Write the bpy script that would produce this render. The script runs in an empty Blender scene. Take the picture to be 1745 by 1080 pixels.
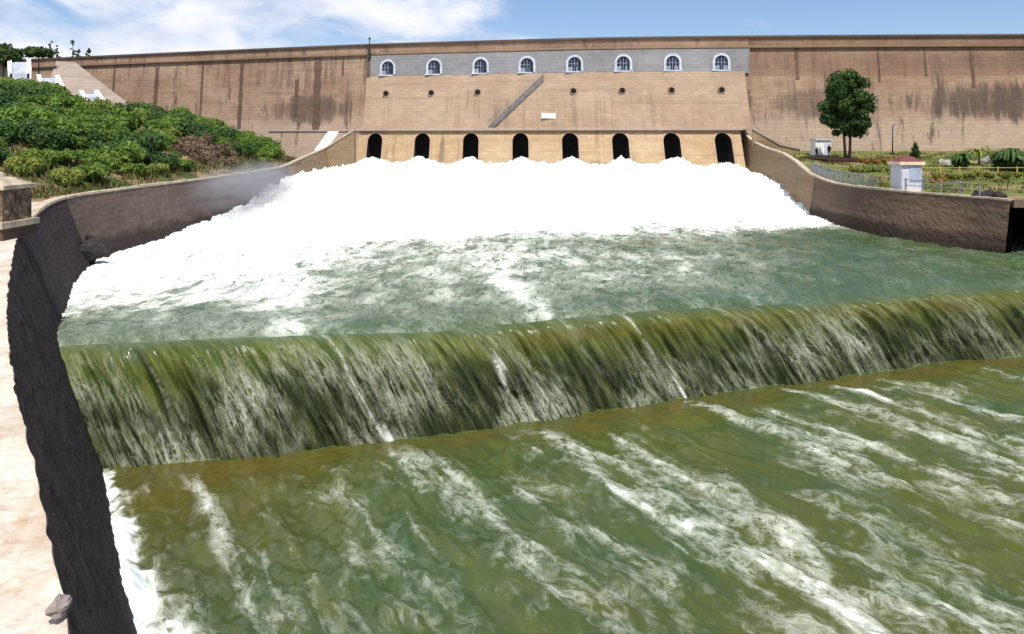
import bpy, math, random
import numpy as np
from mathutils import Vector
random.seed(5)
RNG = np.random.default_rng(11)
SC = bpy.context.scene
COL = SC.collection

# ------------------------------------------------------------------ camera (metres, eye at the origin, looking along +Y)
F = 1246.0          # focal length in photograph pixels (1745 wide)
HX, HY = 872.5, 235.0   # principal column and horizon row
cam_d = bpy.data.cameras.new("camera"); cam = bpy.data.objects.new("camera", cam_d); COL.objects.link(cam)
cam.location = (0, 0, 0); cam.rotation_euler = (math.radians(90), 0, 0)
cam_d.sensor_fit = 'HORIZONTAL'; cam_d.sensor_width = 36
cam_d.lens = 36 * F / 1745
cam_d.shift_y = -(540 - HY) / 1745
cam_d.clip_start = 0.1; cam_d.clip_end = 5000
SC.camera = cam

# ------------------------------------------------------------------ light
SUN = Vector((0.10, -0.48, 0.87)).normalized()
el = math.asin(SUN.z); rot = math.atan2(SUN.x, SUN.y)
W = bpy.data.worlds.new("World"); SC.world = W; W.use_nodes = True
wn, wl = W.node_tree.nodes, W.node_tree.links
wn.clear()
sky = wn.new('ShaderNodeTexSky'); sky.sky_type = 'NISHITA'; sky.sun_disc = False
sky.sun_elevation = el; sky.sun_rotation = rot; sky.air_density = 1.0; sky.dust_density = 0.6; sky.ozone_density = 2.0
tc = wn.new('ShaderNodeTexCoord')
mp = wn.new('ShaderNodeMapping'); mp.inputs['Scale'].default_value = (1.0, 1.0, 2.1); mp.inputs['Location'].default_value = (0.35, 0.2, 0.05)
wl.new(tc.outputs['Generated'], mp.inputs[0])
cn = wn.new('ShaderNodeTexNoise'); cn.inputs['Scale'].default_value = 6.5; cn.inputs['Detail'].default_value = 9; cn.inputs['Roughness'].default_value = 0.58
cn.inputs['Distortion'].default_value = 0.35
wl.new(mp.outputs[0], cn.inputs['Vector'])
sx = wn.new('ShaderNodeSeparateXYZ'); wl.new(tc.outputs['Generated'], sx.inputs[0])
lean = wn.new('ShaderNodeMapRange'); lean.inputs['From Min'].default_value = -0.25; lean.inputs['From Max'].default_value = 0.36
lean.inputs['To Min'].default_value = 0.12; lean.inputs['To Max'].default_value = -0.20
wl.new(sx.outputs['X'], lean.inputs['Value'])
ad = wn.new('ShaderNodeMath'); ad.operation = 'ADD'; wl.new(cn.outputs['Fac'], ad.inputs[0]); wl.new(lean.outputs[0], ad.inputs[1])
cr = wn.new('ShaderNodeMapRange'); cr.interpolation_type = 'SMOOTHSTEP'
cr.inputs['From Min'].default_value = 0.44; cr.inputs['From Max'].default_value = 0.66
wl.new(ad.outputs[0], cr.inputs['Value'])
cm = wn.new('ShaderNodeMix'); cm.data_type = 'RGBA'
wl.new(cr.outputs[0], cm.inputs[0])
tint = wn.new('ShaderNodeMix'); tint.data_type = 'RGBA'; tint.blend_type = 'MULTIPLY'; tint.inputs[0].default_value = 1.0
tint.inputs[7].default_value = (0.84, 0.88, 1.0, 1)
wl.new(sky.outputs[0], tint.inputs[6])
cs_ = wn.new('ShaderNodeTexNoise'); cs_.inputs['Scale'].default_value = 11; cs_.inputs['Detail'].default_value = 7; wl.new(mp.outputs[0], cs_.inputs['Vector'])
cv_ = wn.new('ShaderNodeMix'); cv_.data_type = 'RGBA'; cv_.inputs[6].default_value = (4.6, 5.2, 6.6, 1); cv_.inputs[7].default_value = (7.2, 7.3, 7.8, 1)
cw_ = wn.new('ShaderNodeMapRange'); cw_.inputs['From Min'].default_value = .35; cw_.inputs['From Max'].default_value = .6; wl.new(cs_.outputs['Fac'], cw_.inputs['Value']); wl.new(cw_.outputs[0], cv_.inputs[0])
wl.new(tint.outputs[2], cm.inputs[6]); wl.new(cv_.outputs[2], cm.inputs[7])
bg = wn.new('ShaderNodeBackground'); bg.inputs['Strength'].default_value = 0.10
wl.new(cm.outputs[2], bg.inputs[0])
wo = wn.new('ShaderNodeOutputWorld'); wl.new(bg.outputs[0], wo.inputs[0])
sd = bpy.data.lights.new("sun", 'SUN'); so = bpy.data.objects.new("sun", sd); COL.objects.link(so)
sd.energy = 4.2; sd.angle = math.radians(0.5); sd.color = (1.0, 0.95, 0.88)
so.rotation_euler = SUN.to_track_quat('Z', 'Y').to_euler(); so.location = (0, -20, 60)
SC.view_settings.view_transform = 'Standard'; SC.view_settings.look = 'None'; SC.view_settings.gamma = 1
SC.view_settings.exposure = 0.45
SC.cycles.max_bounces = 6

# ------------------------------------------------------------------ numpy noise
_P = RNG.permutation(512); _P = np.concatenate([_P, _P])
_G = np.stack([np.cos(np.arange(512) * 2.399963), np.sin(np.arange(512) * 2.399963)], 1)
def perlin(x, y):
    x = np.asarray(x, float); y = np.asarray(y, float)
    xi = np.floor(x).astype(int); yi = np.floor(y).astype(int)
    xf = x - xi; yf = y - yi; xi &= 511; yi &= 511
    u = xf * xf * xf * (xf * (xf * 6 - 15) + 10); v = yf * yf * yf * (yf * (yf * 6 - 15) + 10)
    def g(ix, iy, fx, fy):
        h = _P[(_P[ix & 511] + iy) & 511]; gg = _G[h]
        return gg[..., 0] * fx + gg[..., 1] * fy
    a = g(xi, yi, xf, yf); b = g(xi + 1, yi, xf - 1, yf); c = g(xi, yi + 1, xf, yf - 1); d = g(xi + 1, yi + 1, xf - 1, yf - 1)
    return (a + u * (b - a) + v * ((c + u * (d - c)) - (a + u * (b - a)))) * 1.5
def fbm(x, y, o=4, g=0.5):
    t = 0; a = 1; s = 0
    for i in range(o):
        t = t + a * perlin(x * 2 ** i + 17.3 * i, y * 2 ** i - 9.1 * i); s += a; a *= g
    return t / s
def ss(a, b, x):
    t = np.clip((np.asarray(x, float) - a) / (b - a), 0, 1); return t * t * (3 - 2 * t)

# ------------------------------------------------------------------ mesh helpers
def link(o, parent=None):
    COL.objects.link(o)
    if parent is not None:
        o.parent = parent
        o.matrix_parent_inverse.identity()
        w = Vector(); q = parent
        while q is not None: w = w + q.location; q = q.parent
        o.location = -w
    return o
def tag(o, label=None, cat=None, group=None, kind=None):
    if label: o['label'] = label
    if cat: o['category'] = cat
    if group: o['group'] = group
    if kind: o['kind'] = kind
    return o
def empty(name, loc, label, cat, group=None):
    o = bpy.data.objects.new(name, None); o.location = loc; o.empty_display_size = 0.3
    COL.objects.link(o); return tag(o, label, cat, group)
def mesh_np(name, V, Q, mat, parent=None, attrs=None, uv=None, smooth=True, mats=None, midx=None):
    V = np.asarray(V, np.float32).reshape(-1, 3); Q = np.asarray(Q, np.int32)
    k = Q.shape[1]
    me = bpy.data.meshes.new(name)
    me.vertices.add(len(V)); me.vertices.foreach_set('co', V.ravel())
    me.loops.add(Q.size); me.loops.foreach_set('vertex_index', Q.ravel())
    me.polygons.add(len(Q)); me.polygons.foreach_set('loop_start', np.arange(0, Q.size, k, dtype=np.int32))
    me.polygons.foreach_set('use_smooth', np.full(len(Q), smooth, bool))
    for a, v in (attrs or {}).items():
        at = me.attributes.new(a, 'FLOAT', 'POINT'); at.data.foreach_set('value', np.asarray(v, np.float32).ravel())
    if uv is not None:
        l = me.uv_layers.new(name='flow'); l.data.foreach_set('uv', np.asarray(uv, np.float32)[Q.ravel()].ravel())
    me.update(calc_edges=True)
    if mats:
        for m in mats: me.materials.append(m)
        me.polygons.foreach_set('material_index', np.asarray(midx, np.int32))
    elif mat: me.materials.append(mat)
    o = bpy.data.objects.new(name, me)
    return link(o, parent)
class MB:
    """collects polygons, then links them as one mesh"""
    def __init__(s): s.v = []; s.f = []; s.sm = []
    def face(s, pts, smooth=False):
        n = len(s.v); s.v += [tuple(p) for p in pts]; s.f.append(tuple(range(n, n + len(pts)))); s.sm.append(smooth)
    def hexa(s, b, t):
        n = len(s.v); s.v += [tuple(p) for p in b] + [tuple(p) for p in t]
        for q in ((3, 2, 1, 0), (4, 5, 6, 7), (0, 1, 5, 4), (1, 2, 6, 5), (2, 3, 7, 6), (3, 0, 4, 7)):
            s.f.append(tuple(n + i for i in q)); s.sm.append(False)
    def box(s, x0, x1, y0, y1, z0, z1, taper=0.0):
        t = taper
        s.hexa([(x0, y0, z0), (x1, y0, z0), (x1, y1, z0), (x0, y1, z0)],
               [(x0 + t, y0 + t, z1), (x1 - t, y0 + t, z1), (x1 - t, y1 - t, z1), (x0 + t, y1 - t, z1)])
    def tube(s, pts, r, n=8, caps=True):
        pts = [Vector(p) for p in pts]; rs = r if isinstance(r, (list, tuple)) else [r] * len(pts)
        rings = []
        for i, p in enumerate(pts):
            d = (pts[min(i + 1, len(pts) - 1)] - pts[max(i - 1, 0)]).normalized()
            a = d.cross(Vector((0, 0, 1)) if abs(d.z) < .9 else Vector((1, 0, 0))).normalized(); b = d.cross(a)
            base = len(s.v)
            for k in range(n):
                t = 2 * math.pi * k / n; s.v.append(tuple(p + (a * math.cos(t) + b * math.sin(t)) * rs[i]))
            rings.append(base)
        for i in range(len(pts) - 1):
            for k in range(n):
                k2 = (k + 1) % n
                s.f.append((rings[i] + k, rings[i] + k2, rings[i + 1] + k2, rings[i + 1] + k)); s.sm.append(True)
        if caps:
            s.f.append(tuple(rings[0] + k for k in range(n))[::-1]); s.sm.append(False)
            s.f.append(tuple(rings[-1] + k for k in range(n))); s.sm.append(False)
    def blob(s, c, r, seed, n=10, m=7, rough=.25, sq=(1, 1, 1)):
        rg = random.Random(seed); ph = [rg.uniform(0, 6.28) for _ in range(6)]
        base = len(s.v)
        for j in range(m + 1):
            th = math.pi * j / m
            for i in range(n):
                a = 2 * math.pi * i / n
                k = 1 + rough * (math.sin(2 * a + ph[0]) * math.sin(th * 2 + ph[1]) + .6 * math.sin(3 * a + ph[2] + th * 3) + .5 * math.sin(5 * th + ph[3]) * math.sin(a + ph[4]))
                s.v.append((c[0] + r * k * sq[0] * math.sin(th) * math.cos(a), c[1] + r * k * sq[1] * math.sin(th) * math.sin(a), c[2] + r * k * sq[2] * math.cos(th)))
        for j in range(m):
            for i in range(n):
                i2 = (i + 1) % n
                s.f.append((base + j * n + i, base + (j + 1) * n + i, base + (j + 1) * n + i2, base + j * n + i2)); s.sm.append(False)
    def build(s, name, mat, parent=None):
        me = bpy.data.meshes.new(name); me.from_pydata(s.v, [], s.f); me.polygons.foreach_set('use_smooth', s.sm)
        me.materials.append(mat); me.update()
        o = bpy.data.objects.new(name, me); return link(o, parent)
def grid_q(nr, nc):
    i = np.arange(nr * nc).reshape(nr, nc)
    return np.stack([i[:-1, :-1], i[:-1, 1:], i[1:, 1:], i[1:, :-1]], -1).reshape(-1, 4)
def at(px, py, Y):
    return Vector(((px - HX) / F * Y, Y, (HY - py) / F * Y))

# ------------------------------------------------------------------ material helpers
class NT:
    def __init__(s, name):
        s.m = bpy.data.materials.new(name); s.m.use_nodes = True; s.t = s.m.node_tree; s.t.nodes.clear()
        s.out = s.n('ShaderNodeOutputMaterial')
    def n(s, k, **kw):
        o = s.t.nodes.new(k)
        for a, b in kw.items(): setattr(o, a, b)
        return o
    def set(s, sock, v):
        if isinstance(v, bpy.types.NodeSocket): s.t.links.new(v, sock)
        elif v is not None:
            if sock.type == 'RGBA' and len(v) == 3: v = (*v, 1)
            sock.default_value = v
    def math(s, op, a, b=None, c=None, clamp=False):
        o = s.n('ShaderNodeMath', operation=op, use_clamp=clamp); s.set(o.inputs[0], a)
        if b is not None: s.set(o.inputs[1], b)
        if c is not None: s.set(o.inputs[2], c)
        return o.outputs[0]
    def mix(s, f, a, b, mode='MIX'):
        o = s.n('ShaderNodeMix', data_type='RGBA', blend_type=mode); s.set(o.inputs[0], f); s.set(o.inputs[6], a); s.set(o.inputs[7], b); return o.outputs[2]
    def rng(s, v, a, b, c=0., d=1., smooth=True):
        o = s.n('ShaderNodeMapRange', interpolation_type='SMOOTHSTEP' if smooth else 'LINEAR')
        s.set(o.inputs['Value'], v)
        for k, x in zip(('From Min', 'From Max', 'To Min', 'To Max'), (a, b, c, d)): s.set(o.inputs[k], x)
        return o.outputs[0]
    def pos(s): return s.n('ShaderNodeNewGeometry').outputs['Position']
    def vmap(s, v, scale=(1, 1, 1), loc=(0, 0, 0), rot=(0, 0, 0)):
        o = s.n('ShaderNodeMapping'); s.set(o.inputs['Vector'], v); s.set(o.inputs['Scale'], scale); s.set(o.inputs['Location'], loc); s.set(o.inputs['Rotation'], rot); return o.outputs[0]
    def noise(s, v, scale=1., detail=4., rough=.5, dist=0.):
        o = s.n('ShaderNodeTexNoise'); s.set(o.inputs['Vector'], v)
        for k, x in zip(('Scale', 'Detail', 'Roughness', 'Distortion'), (scale, detail, rough, dist)): s.set(o.inputs[k], x)
        return o.outputs['Fac']
    def attr(s, a): return s.n('ShaderNodeAttribute', attribute_name=a).outputs['Fac']
    def bump(s, h, st=.3, d=.1):
        o = s.n('ShaderNodeBump'); s.set(o.inputs['Strength'], st); s.set(o.inputs['Distance'], d); s.set(o.inputs['Height'], h); return o.outputs[0]
    def bsdf(s, col, rough=.8, normal=None, spec=.3, ior=1.45, **kw):
        o = s.n('ShaderNodeBsdfPrincipled'); s.set(o.inputs['Base Color'], col); s.set(o.inputs['Roughness'], rough); s.set(o.inputs['Specular IOR Level'], spec); s.set(o.inputs['IOR'], ior)
        if normal is not None: s.set(o.inputs['Normal'], normal)
        return o.outputs[0]
    def done(s, sh): s.t.links.new(sh, s.out.inputs['Surface']); return s.m

def plain(name, col, rough=.7, var=.25, scale=3.):
    t = NT(name); p = t.pos(); n = t.noise(p, scale, 5, .6)
    c = t.mix(t.rng(n, .3, .7), tuple(x * (1 - var) for x in col), tuple(min(1, x * (1 + var)) for x in col))
    return t.done(t.bsdf(c, rough, t.bump(n, .3, .03)))

def masonry(name, a, b, dark, light, course=.62, stain=.5, plane='XZ', streak=True, bump=.5, mortar=.82, seep=None, wet=None):
    t = NT(name); p = t.pos(); s = t.n('ShaderNodeSeparateXYZ'); t.set(s.inputs[0], p)
    cv = t.n('ShaderNodeCombineXYZ')
    if plane == 'XZ': t.set(cv.inputs[0], s.outputs[0]); t.set(cv.inputs[1], s.outputs[2])
    elif plane == 'YZ': t.set(cv.inputs[0], s.outputs[1]); t.set(cv.inputs[1], s.outputs[2])
    else: t.set(cv.inputs[0], s.outputs[0]); t.set(cv.inputs[1], s.outputs[1])
    v = cv.outputs[0]
    br = t.n('ShaderNodeTexBrick'); t.set(br.inputs['Vector'], v)
    t.set(br.inputs['Scale'], 1.0); t.set(br.inputs['Brick Width'], course * 2.3); t.set(br.inputs['Row Height'], course); t.set(br.inputs['Mortar Size'], course * .05)
    t.set(br.inputs['Color1'], (1.1, 1.06, 1.02)); t.set(br.inputs['Color2'], (.86, .86, .88)); t.set(br.inputs['Mortar'], (mortar,) * 3)
    big = t.noise(t.vmap(v, (.07, .11, 1)), 1, 6, .65)
    mid = t.noise(t.vmap(v, (.5, .8, 1)), 1, 7, .65, .4)
    fine = t.noise(v, 5., 5, .65)
    c = t.mix(t.rng(big, .36, .64), a, b)
    c = t.mix(t.rng(mid, .54, .74, 0, .5), c, light)
    bands = t.noise(t.vmap(v, (.03, .9, 1)), 1, 4, .6)
    c = t.mix(t.rng(bands, .5, .72, 0, .3), c, dark)
    if streak:
        st = t.noise(t.vmap(v, (.75, .05, 1)), 1, 6, .72, .3)
        zone = t.noise(t.vmap(v, (.045, .12, 1), (31, 4, 0)), 1, 3, .5)
        f = t.math('MULTIPLY', t.rng(st, .47, .68), t.rng(zone, .46, .62, .12, 1.0))
        c = t.mix(t.math('MULTIPLY', f, stain), c, dark)
    if wet is not None:   # permanently wet, algae-dark strip just above the water line
        zw = t.math('ADD', s.outputs[2], t.math('MULTIPLY_ADD', mid, 2.2, -1.1))
        c = t.mix(t.rng(zw, wet + .9, wet - .1, 0, .8), c, tuple(x * .5 for x in dark))
    if seep:      # old seepage: pale lime low down, black algae patches in two stretches of the face
        zz = t.math('ADD', s.outputs[2], t.math('MULTIPLY_ADD', mid, 5., -2.5))
        c = t.mix(t.rng(zz, 5.5, 1.5, 0, .7), c, light)
        zu = t.math('ADD', s.outputs[2], t.math('MULTIPLY_ADD', mid, 1.6, -.8)); xu = t.rng(s.outputs[0], 42.4, 43.4)
        c = t.mix(t.math('MULTIPLY', t.math('MULTIPLY', t.rng(zu, 10.9, 11.3), xu), .55), c, (.215, .125, .082))
        ragged = t.noise(t.vmap(v, (.55, .09, 1), (7, 3, 0)), 1, 7, .72, .4)
        for x0, x1, z0, z1, k in seep:
            cx, hx, cz, hz = (x0 + x1) / 2, (x1 - x0) / 2, (z0 + z1) / 2, (z1 - z0) / 2
            dx = t.math('ABSOLUTE', t.math('DIVIDE', t.math('SUBTRACT', s.outputs[0], cx), hx)); dz = t.math('ABSOLUTE', t.math('DIVIDE', t.math('SUBTRACT', s.outputs[2], cz), hz))
            e = t.math('ADD', t.math('MULTIPLY', t.rng(t.math('ADD', t.math('MULTIPLY', dx, dx), t.math('MULTIPLY', dz, dz)), 1.3, .1), .30), ragged)
            c = t.mix(t.math('MULTIPLY', t.rng(e, .54, .78), k), c, dark)
    c = t.mix(.75, c, br.outputs['Color'], 'MULTIPLY')
    c = t.mix(t.rng(fine, .3, .7, .0, .3), c, dark)
    h = t.math('ADD', t.math('MULTIPLY', br.outputs['Fac'], -.6), t.math('ADD', mid, t.math('MULTIPLY', fine, .5)))
    return t.done(t.bsdf(c, .9, t.bump(h, bump, .12), spec=.15))

M = {}
M['dam'] = masonry('dam_stone', (.305, .195, .13), (.40, .285, .195), (.085, .062, .055), (.49, .385, .29), .62, .7, seep=((-50, -31, 2.5, 9, .7), (64, 130, 2.5, 10.5, .85), (45, 64, 3.5, 9, .5), (42, 240, 11.3, 16, .35)))
M['slope'] = masonry('gate_slope_stone', (.35, .25, .17), (.41, .31, .22), (.16, .115, .085), (.52, .40, .30), .55, .6)
M['toe'] = masonry('toe_block_stone', (.42, .29, .16), (.49, .36, .22), (.13, .095, .07), (.56, .45, .31), .6, .75)
M['band'] = masonry('gallery_band_stone', (.245, .25, .26), (.305, .31, .325), (.15, .13, .12), (.40, .38, .36), .6, .5)
M['coping'] = masonry('dam_coping_stone', (.10, .075, .06), (.14, .10, .08), (.05, .04, .035), (.2, .16, .12), .9, .3)
M['cornice'] = masonry('cornice_stone', (.40, .28, .18), (.45, .32, .21), (.16, .11, .08), (.5, .38, .27), .9, .3)
M['ledge'] = masonry('ledge_stone', (.40, .31, .25), (.46, .36, .29), (.2, .15, .12), (.52, .44, .36), 1., .3)
M['joint'] = masonry('stained_joint', (.12, .078, .058), (.17, .115, .085), (.05, .035, .03), (.2, .13, .09), .6, .5)
M['wallL'] = masonry('shaded_wet_rubble', (.040, .030, .032), (.058, .044, .042), (.018, .014, .016), (.085, .066, .06), .34, .7, plane='YZ', bump=1.0, mortar=.55)  # wet stone, with the near wall's shade put into the colour
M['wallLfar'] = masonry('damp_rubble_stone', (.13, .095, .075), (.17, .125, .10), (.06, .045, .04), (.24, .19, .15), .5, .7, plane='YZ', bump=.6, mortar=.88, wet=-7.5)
M['wallR'] = masonry('brown_rubble_stone', (.15, .105, .078), (.20, .14, .10), (.065, .048, .04), (.27, .20, .14), .5, .8, plane='XZ', bump=.5, mortar=.85, wet=-7.7)
M['wing'] = masonry('wing_wall_stone', (.27, .19, .115), (.33, .24, .15), (.12, .09, .06), (.4, .31, .2), .55, .5, plane='XZ', bump=.7)
M['stairgrey'] = plain('grey_stair_stone', (.17, .155, .15), .9, .3, 1.5)
M['pitching'] = masonry('pitching_stone', (.30, .24, .19), (.36, .30, .25), (.14, .11, .09), (.42, .37, .32), .7, .3)
M['cream'] = plain('cream_coping_stone', (.44, .36, .27), .9, .3, 1.5)
M['white'] = plain('white_paint', (.78, .77, .74), .7, .06, 1.)
M['offwhite'] = plain('surround_paint', (.48, .51, .57), .8, .15, 1.)
M['glass'] = plain('dark_blue_glass', (.02, .03, .05), .25, .3, 1.)
M['frameblue'] = plain('blue_grey_frame', (.22, .25, .32), .6, .15, 2.)
M['dark'] = plain('hollow_shade', (.012, .010, .010), .95, .2, 1.)  # near-black colour paints the shade inside openings
M['iron'] = plain('grey_iron', (.20, .21, .24), .55, .2, 2.)
M['darkiron'] = plain('dark_iron', (.03, .028, .028), .6, .2, 2.)
M['yellow'] = plain('yellow_rail_paint', (.50, .38, .10), .6, .2, 2.)
M['bark'] = plain('bark', (.13, .09, .06), .95, .35, 6.)
M['maroon'] = plain('maroon_roof', (.14, .045, .04), .8, .25, 2.)
M['fascia'] = plain('cream_fascia', (.72, .56, .42), .75, .08, 2.)
M['kiosk'] = plain('shaded_white_wall', (.52, .54, .60), .75, .08, 2.)  # white kiosk wall, its bluish shade mixed into the colour
M['kioskpanel'] = plain('blue_grey_panel', (.34, .39, .50), .6, .1, 2.)
M['rock'] = plain('grey_rock', (.20, .17, .15), .95, .4, 4.)
M['darkrock'] = plain('dark_rock', (.035, .03, .03), .95, .4, 4.)
M['palerock'] = plain('pale_rock', (.30, .29, .24), .95, .25, 2.)
M['skin'] = plain('skin', (.25, .14, .09), .7, .1, 5.)
M['cloth'] = plain('dark_cloth', (.035, .035, .045), .9, .3, 5.)
M['cloth2'] = plain('grey_cloth', (.07, .06, .075), .9, .3, 5.)
M['hair'] = plain('black_hair', (.01, .009, .008), .7, .2, 9.)

def path_mat():
    t = NT('path_stone'); p = t.pos()
    n = t.noise(p, .8, 8, .65, .5); f = t.noise(p, 9, 5, .7)
    c = t.mix(t.rng(n, .35, .65), (.46, .40, .32), (.61, .55, .47))
    c = t.mix(t.rng(t.noise(p, 2.3, 5, .6), .55, .75, 0, .7), c, (.36, .24, .14))
    c = t.mix(t.rng(f, .45, .75, 0, .5), c, (.27, .20, .14)); c = t.mix(t.rng(t.noise(p, .45, 6, .7, 1.), .56, .68, 0, .5), c, (.40, .28, .17))
    h = t.math('ADD', n, t.math('MULTIPLY', f, .6))
    return t.done(t.bsdf(c, .95, t.bump(h, .7, .06), spec=.1))
M['path'] = path_mat()
def ground_mat(name, soil, dry, green, gb):
    t = NT(name); p = t.pos()
    n = t.noise(p, .12, 6, .65, .4); m = t.noise(p, 1.1, 6, .7); f = t.noise(p, 7, 4, .7)
    c = t.mix(t.rng(m, .35, .65), soil, dry)
    g = t.rng(t.math('ADD', n, t.math('MULTIPLY', m, .3)), .66 - gb, .74 - gb)
    c = t.mix(g, c, t.mix(t.rng(f, .3, .7), green, tuple(x * 1.8 for x in green)))
    return t.done(t.bsdf(c, .95, t.bump(t.math('ADD', m, f), .8, .12), spec=.1))
M['hill'] = ground_mat('hill_soil', (.20, .135, .08), (.30, .22, .13), (.045, .065, .018), .02)
M['terrace'] = ground_mat('terrace_lawn', (.22, .165, .08), (.29, .23, .12), (.085, .10, .026), .11)

def leaf_mat(name, dark, light, dry=None):
    t = NT(name); r = t.n('ShaderNodeObjectInfo').outputs['Random']; tn = t.attr('tint')
    c = t.mix(tn, dark, light)
    if dry: c = t.mix(t.rng(t.math('ADD', t.math('MULTIPLY', r, .7), t.math('MULTIPLY', tn, .3)), .62, .95), c, dry)
    sh = t.bsdf(c, .6, spec=.25)
    tr = t.n('ShaderNodeBsdfTranslucent'); t.set(tr.inputs['Color'], t.mix(.5, c, light))
    mx = t.n('ShaderNodeMixShader'); t.set(mx.inputs[0], .28); t.t.links.new(sh, mx.inputs[1]); t.t.links.new(tr.outputs[0], mx.inputs[2])
    return t.done(mx.outputs[0])
M['leaf'] = leaf_mat('bush_leaves', (.05, .105, .014), (.20, .31, .05), (.30, .31, .07))
M['leafdark'] = leaf_mat('dark_bush_leaves', (.024, .058, .018), (.095, .175, .042))
M['leafdry'] = leaf_mat('dry_twigs', (.10, .065, .045), (.26, .18, .11))
M['leaftree'] = leaf_mat('tree_leaves', (.016, .042, .012), (.075, .13, .03))
M['leafyel'] = leaf_mat('hedge_leaves', (.07, .085, .012), (.20, .21, .03))
M['leafora'] = leaf_mat('orange_flowers', (.22, .10, .02), (.42, .20, .03))
M['grass'] = leaf_mat('grass_blades', (.06, .065, .02), (.17, .16, .05))

# ------------------------------------------------------------------ water material: murky green water under white foam
def water_mat():
    t = NT('river_water')
    uv = t.n('ShaderNodeUVMap', uv_map='flow').outputs[0]; p = t.pos()
    foam, fall, low, brown, wall = (t.attr(a) for a in ('foam', 'fall', 'low', 'brown', 'side'))
    # lacy foam carried by the flow (u across, v along the stream)
    uvw = t.n('ShaderNodeVectorMath', operation='ADD'); t.set(uvw.inputs[0], uv)
    wn_ = t.n('ShaderNodeTexNoise'); t.set(wn_.inputs['Vector'], p); t.set(wn_.inputs['Scale'], .55); t.set(wn_.inputs['Detail'], 4.)
    sc = t.n('ShaderNodeVectorMath', operation='SCALE'); t.t.links.new(wn_.outputs['Color'], sc.inputs[0]); sc.inputs['Scale'].default_value = 1.6
    t.t.links.new(sc.outputs[0], uvw.inputs[1]); uw = uvw.outputs[0]
    n1 = t.noise(t.vmap(uw, (.85, .36, 1)), 1, 9, .68, .5)
    n2 = t.noise(t.vmap(uw, (3.4, 1.5, 1), (5, 3, 0)), 1, 7, .7, .3)
    ridge = t.math('SUBTRACT', 1., t.math('ABSOLUTE', t.math('MULTIPLY_ADD', n2, 6., -3.)))     # thin bright veins
    ridge2 = t.math('SUBTRACT', 1., t.math('ABSOLUTE', t.math('MULTIPLY_ADD', n1, 7., -3.5)))
    v = t.math('ADD', t.math('MULTIPLY', n1, t.math('MULTIPLY_ADD', low, -.14, .76)), t.math('MULTIPLY', n2, t.math('MULTIPLY_ADD', low, .14, .24)))
    v = t.math('ADD', v, t.math('MULTIPLY', t.math('MAXIMUM', ridge, 0.), .08))
    v = t.math('ADD', v, t.math('MULTIPLY', t.math('MAXIMUM', ridge2, 0.), .05))
    v = t.math('ADD', v, t.math('MULTIPLY_ADD', foam, .75, -.93))
    fm = t.rng(v, -.02, .27)
    n3 = t.noise(t.vmap(uw, (1.9, .95, 1), (3, 8, 0)), 1, 6, .62, .35)
    vein = t.math('POWER', t.math('MAXIMUM', t.math('SUBTRACT', 1., t.math('ABSOLUTE', t.math('MULTIPLY_ADD', n3, 9., -4.5))), 0.), 1.4)
    vein = t.math('MAXIMUM', vein, t.math('MULTIPLY', t.math('POWER', t.math('MAXIMUM', ridge, 0.), 2.), .8))
    lace = t.math('MULTIPLY', t.math('MULTIPLY', vein, t.rng(v, -.15, .14)), t.math('MULTIPLY_ADD', low, .28, .36))
    fm = t.math('MAXIMUM', fm, lace)
    # long threads of white on the falling sheet
    th = t.noise(t.vmap(uv, (3.4, .62, 1)), 1, 4, .58, .7)
    th2 = t.noise(t.vmap(uv, (6.5, 1.5, 1), (2, 1, 0)), 1, 3, .55, 1.0)
    patch = t.noise(t.vmap(uv, (.34, .25, 1), (9, 2, 0)), 1, 4, .6)
    def strand(n, k, w): return t.math('POWER', t.math('MAXIMUM', t.math('SUBTRACT', 1., t.math('MULTIPLY', t.math('ABSOLUTE', t.math('SUBTRACT', n, w)), k)), 0.), 1.9)
    s1 = strand(th, 15., .53); s2 = t.math('MULTIPLY', strand(th2, 11., .55), .75); s3 = strand(t.noise(t.vmap(uv, (1.5, .30, 1), (4, 4, 0)), 1, 4, .55, .5), 26., .5)
    fleck = t.math('MULTIPLY', t.rng(t.noise(t.vmap(uv, (5., 3., 1), (1, 5, 0)), 1, 5, .65, 1.2), .50, .66), t.rng(patch, .50, .66))
    tv = t.math('MAXIMUM', t.math('MAXIMUM', t.math('MULTIPLY', s1, .9), s2), t.math('MAXIMUM', t.math('MULTIPLY', s3, 1.1), t.math('MULTIPLY', fleck, .75)))
    ft = t.math('MULTIPLY', tv, t.rng(t.math('ADD', patch, t.math('MULTIPLY', th, .25)), .52, .84, .06, 1.))
    ft = t.math('MULTIPLY', ft, t.rng(fall, .09, .70, .22, 1.))
    ft = t.math('MULTIPLY', ft, t.math('SUBTRACT', 1., low))
    ft = t.math('MULTIPLY', ft, t.math('MULTIPLY_ADD', wall, -.30, .62))  # threads thinned towards the right end to paint the shadow there
    fm = t.math('MAXIMUM', fm, ft)
    # water body
    big = t.noise(t.vmap(p, (.10, .16, .1)), 1, 5, .6, .6)
    md = t.noise(t.vmap(uv, (.9, .3, 1)), 1, 6, .65, .6)
    olive, green, deep = (.062, .073, .014), (.034, .066, .022), (.042, .080, .036)
    c = t.mix(t.rng(big, .38, .64), olive, green)
    c = t.mix(t.rng(md, .35, .7), c, t.mix(.5, c, (.095, .105, .025)))
    up = t.rng(t.math('ADD', fall, low), .02, .3, 1., 0.)
    c = t.mix(t.math('MULTIPLY', up, .65), c, deep)
    c = t.mix(t.rng(fall, .05, .3, 0, .8), c, t.mix(t.rng(th, .38, .62), (.036, .060, .010), (.100, .115, .024)))
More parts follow.
